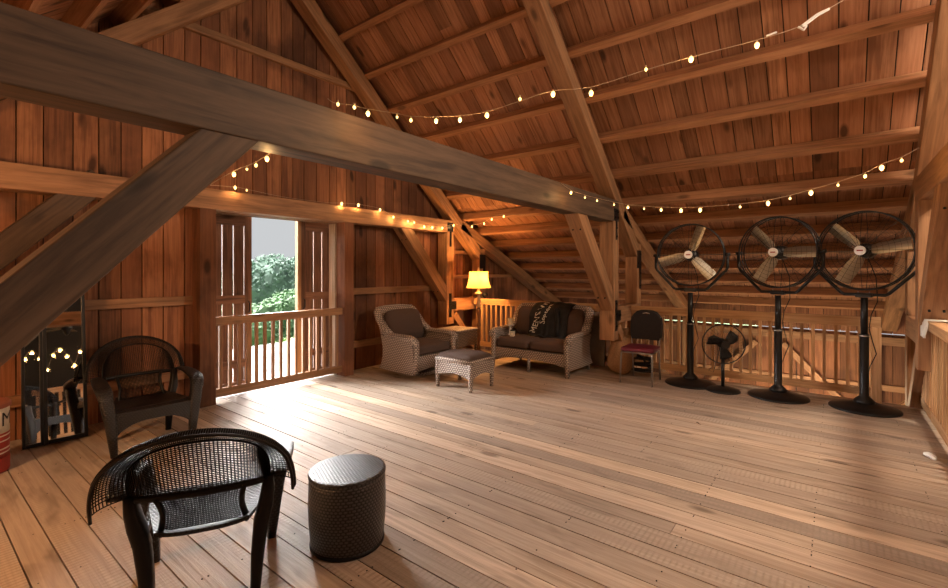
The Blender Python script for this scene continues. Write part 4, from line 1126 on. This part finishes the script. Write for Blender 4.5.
# ------------------------------------------------------------------ outdoors
dk = MB(); x = -1.0
y = 5.99
while y < 9.6:
    dk.box(-1, 8.0, y+.003, y+.137, -.12, -.05, axis=0); y += .14
tag(dk.build('deck', M['deck']), 'grey weathered board deck outside the doorway', 'deck')
g = MB(); n = 40
def ghill(x, y): return -7 - .10*(y-10) + 1.2*math.sin(x*.05)*math.sin(y*.04) if y < 60 else -12
g.v = [(-80+260*i/n, 9.8+190*j/n, ghill(-80+260*i/n, 9.8+190*j/n)) for i in range(n+1) for j in range(n+1)]
for i in range(n):
    for j in range(n): a = i*(n+1)+j; g.face([a, a+1, a+n+2, a+n+1])
tag(g.build('ground', M['hill'], smooth=True), kind='structure')
for k, (yy, top, x0, x1, mt, nm) in enumerate(((260,.6,-100,420,'farhill','hill'),)):
    h = MB(); n = 80
    for i in range(n+1):
        x_ = x0+(x1-x0)*i/n; t = top+3.0*math.sin(i*.13)+1.2*math.sin(i*.41)
        for dy, z in ((-40,-16),(-18,t*.5-4),(0,t),(40,-16)): h.v.append((x_, yy+dy, z))
    for i in range(n):
        for q in range(3): a = i*4+q; h.face([a, a+1, a+5, a+4])
    tag(h.build('hill', M[mt], smooth=True), kind='structure')
def tree(label, loc, rad, hgt, mat, seed):
    rng = random.Random(seed); root = empty('tree', loc, 0, label, 'tree')
    t = MB(); t.tube([(0,0,0),(.1,0,hgt*.4),(0,.1,hgt*.75)], [(rad*.09,)*2, (rad*.07,)*2, (rad*.03,)*2], 8); t.build('trunk', M['bark'], root, smooth=True)
    bm = bmesh.new()
    # leaf clumps scattered over an ellipsoidal crown of several lobes
    lobes = [(Vector((0,0,hgt*.66)), rad*.8)] + [(Vector((math.cos(k*1.26+seed)*rad*.5, math.sin(k*1.26+seed)*rad*.5, hgt*.66+rad*rng.uniform(-.35,.45))), rad*rng.uniform(.38,.55)) for k in range(5)]
    for c0, lr in lobes: bmesh.ops.create_icosphere(bm, subdivisions=3, radius=lr*.95, matrix=Matrix.Translation(c0))
    for v in bm.verts: v.co += Vector((rng.uniform(-1,1), rng.uniform(-1,1), rng.uniform(-1,1)))*rad*.05
    bm.verts.ensure_lookup_table()
    V = [tuple(v.co) for v in bm.verts]; F = [tuple(v.index for v in f_.verts) for f_ in bm.faces]; bm.free()
    for k in range(5200):
        c0, lr = rng.choice(lobes) if k % 3 else lobes[0]
        a = rng.random()*6.283; c = rng.uniform(-.8, 1); rr = lr*math.sqrt(max(0, 1-c*c))*rng.uniform(.92, 1.10)
        p = c0 + Vector((rr*math.cos(a), rr*math.sin(a), c*lr*rng.uniform(.95,1.08)))
        q = Vector((rng.uniform(-1,1), rng.uniform(-1,1), rng.uniform(-.7,.7))).normalized(); w_ = q.orthogonal().normalized(); n_2 = q.cross(w_)
        L = rad*rng.uniform(.03, .06); b_ = len(V)
        for e in (q*L, w_*L*.6, -q*L, -w_*L*.6, n_2*L*.3, -n_2*L*.3): V.append(tuple(p+e))
        for i in range(4): F.append((b_+i, b_+(i+1) % 4, b_+4)); F.append((b_+(i+1) % 4, b_+i, b_+5))
    me = bpy.data.meshes.new('crown'); me.from_pydata(V, [], F); me.materials.append(mat)
    o = bpy.data.objects.new('crown', me); col.objects.link(o); o.parent = root
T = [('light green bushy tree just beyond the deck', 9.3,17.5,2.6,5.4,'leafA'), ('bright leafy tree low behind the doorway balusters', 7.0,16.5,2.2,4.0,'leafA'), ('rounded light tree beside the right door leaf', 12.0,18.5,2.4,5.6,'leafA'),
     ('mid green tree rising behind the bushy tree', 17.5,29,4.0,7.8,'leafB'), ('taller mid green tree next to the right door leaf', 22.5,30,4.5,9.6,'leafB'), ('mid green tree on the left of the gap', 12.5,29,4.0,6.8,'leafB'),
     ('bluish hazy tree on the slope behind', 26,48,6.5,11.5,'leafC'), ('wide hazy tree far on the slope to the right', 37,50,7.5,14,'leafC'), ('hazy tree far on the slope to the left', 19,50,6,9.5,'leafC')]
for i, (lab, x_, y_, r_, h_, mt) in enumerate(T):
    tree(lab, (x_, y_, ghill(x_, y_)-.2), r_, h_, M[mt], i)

# ------------------------------------------------------------------ sky, sun, camera
w = bpy.data.worlds.new('World'); scene.world = w; w.use_nodes = True; nt = w.node_tree
bg = nt.nodes['Background']; tc = nt.nodes.new('ShaderNodeTexCoord'); sp = nt.nodes.new('ShaderNodeSeparateXYZ'); lk(nt, tc.outputs['Generated'], sp.inputs[0])
rp = nt.nodes.new('ShaderNodeValToRGB'); lk(nt, sp.outputs[2], rp.inputs[0])
rp.color_ramp.elements[0].position = 0.0; rp.color_ramp.elements[0].color = (.70,.72,.74,1)
rp.color_ramp.elements[1].position = .5; rp.color_ramp.elements[1].color = (.76,.765,.77,1)
lk(nt, rp.outputs[0], bg.inputs[0]); bg.inputs[1].default_value = .85
s = bpy.data.lights.new('sun', 'SUN'); s.energy = 88.0; s.angle = R(75); s.color = (1,.975,.95)
so = bpy.data.objects.new('sun', s); col.objects.link(so)
d = Vector((-.05,-1,-.38)); so.rotation_euler = d.to_track_quat('-Z', 'Y').to_euler()
cam = bpy.data.cameras.new('camera'); co = bpy.data.objects.new('camera', cam); col.objects.link(co)
co.location = (0,0,1.55); co.rotation_euler = (R(90),0,R(38.1-90)); cam.sensor_width = 36; cam.lens = 460/948*36; cam.shift_y = -24/948
cam.clip_start = .05; cam.clip_end = 1000
scene.camera = co
vs = scene.view_settings; vs.view_transform = 'Standard'; vs.look = 'None'; vs.exposure = 0.0; vs.gamma = 1; vs.use_curve_mapping = False
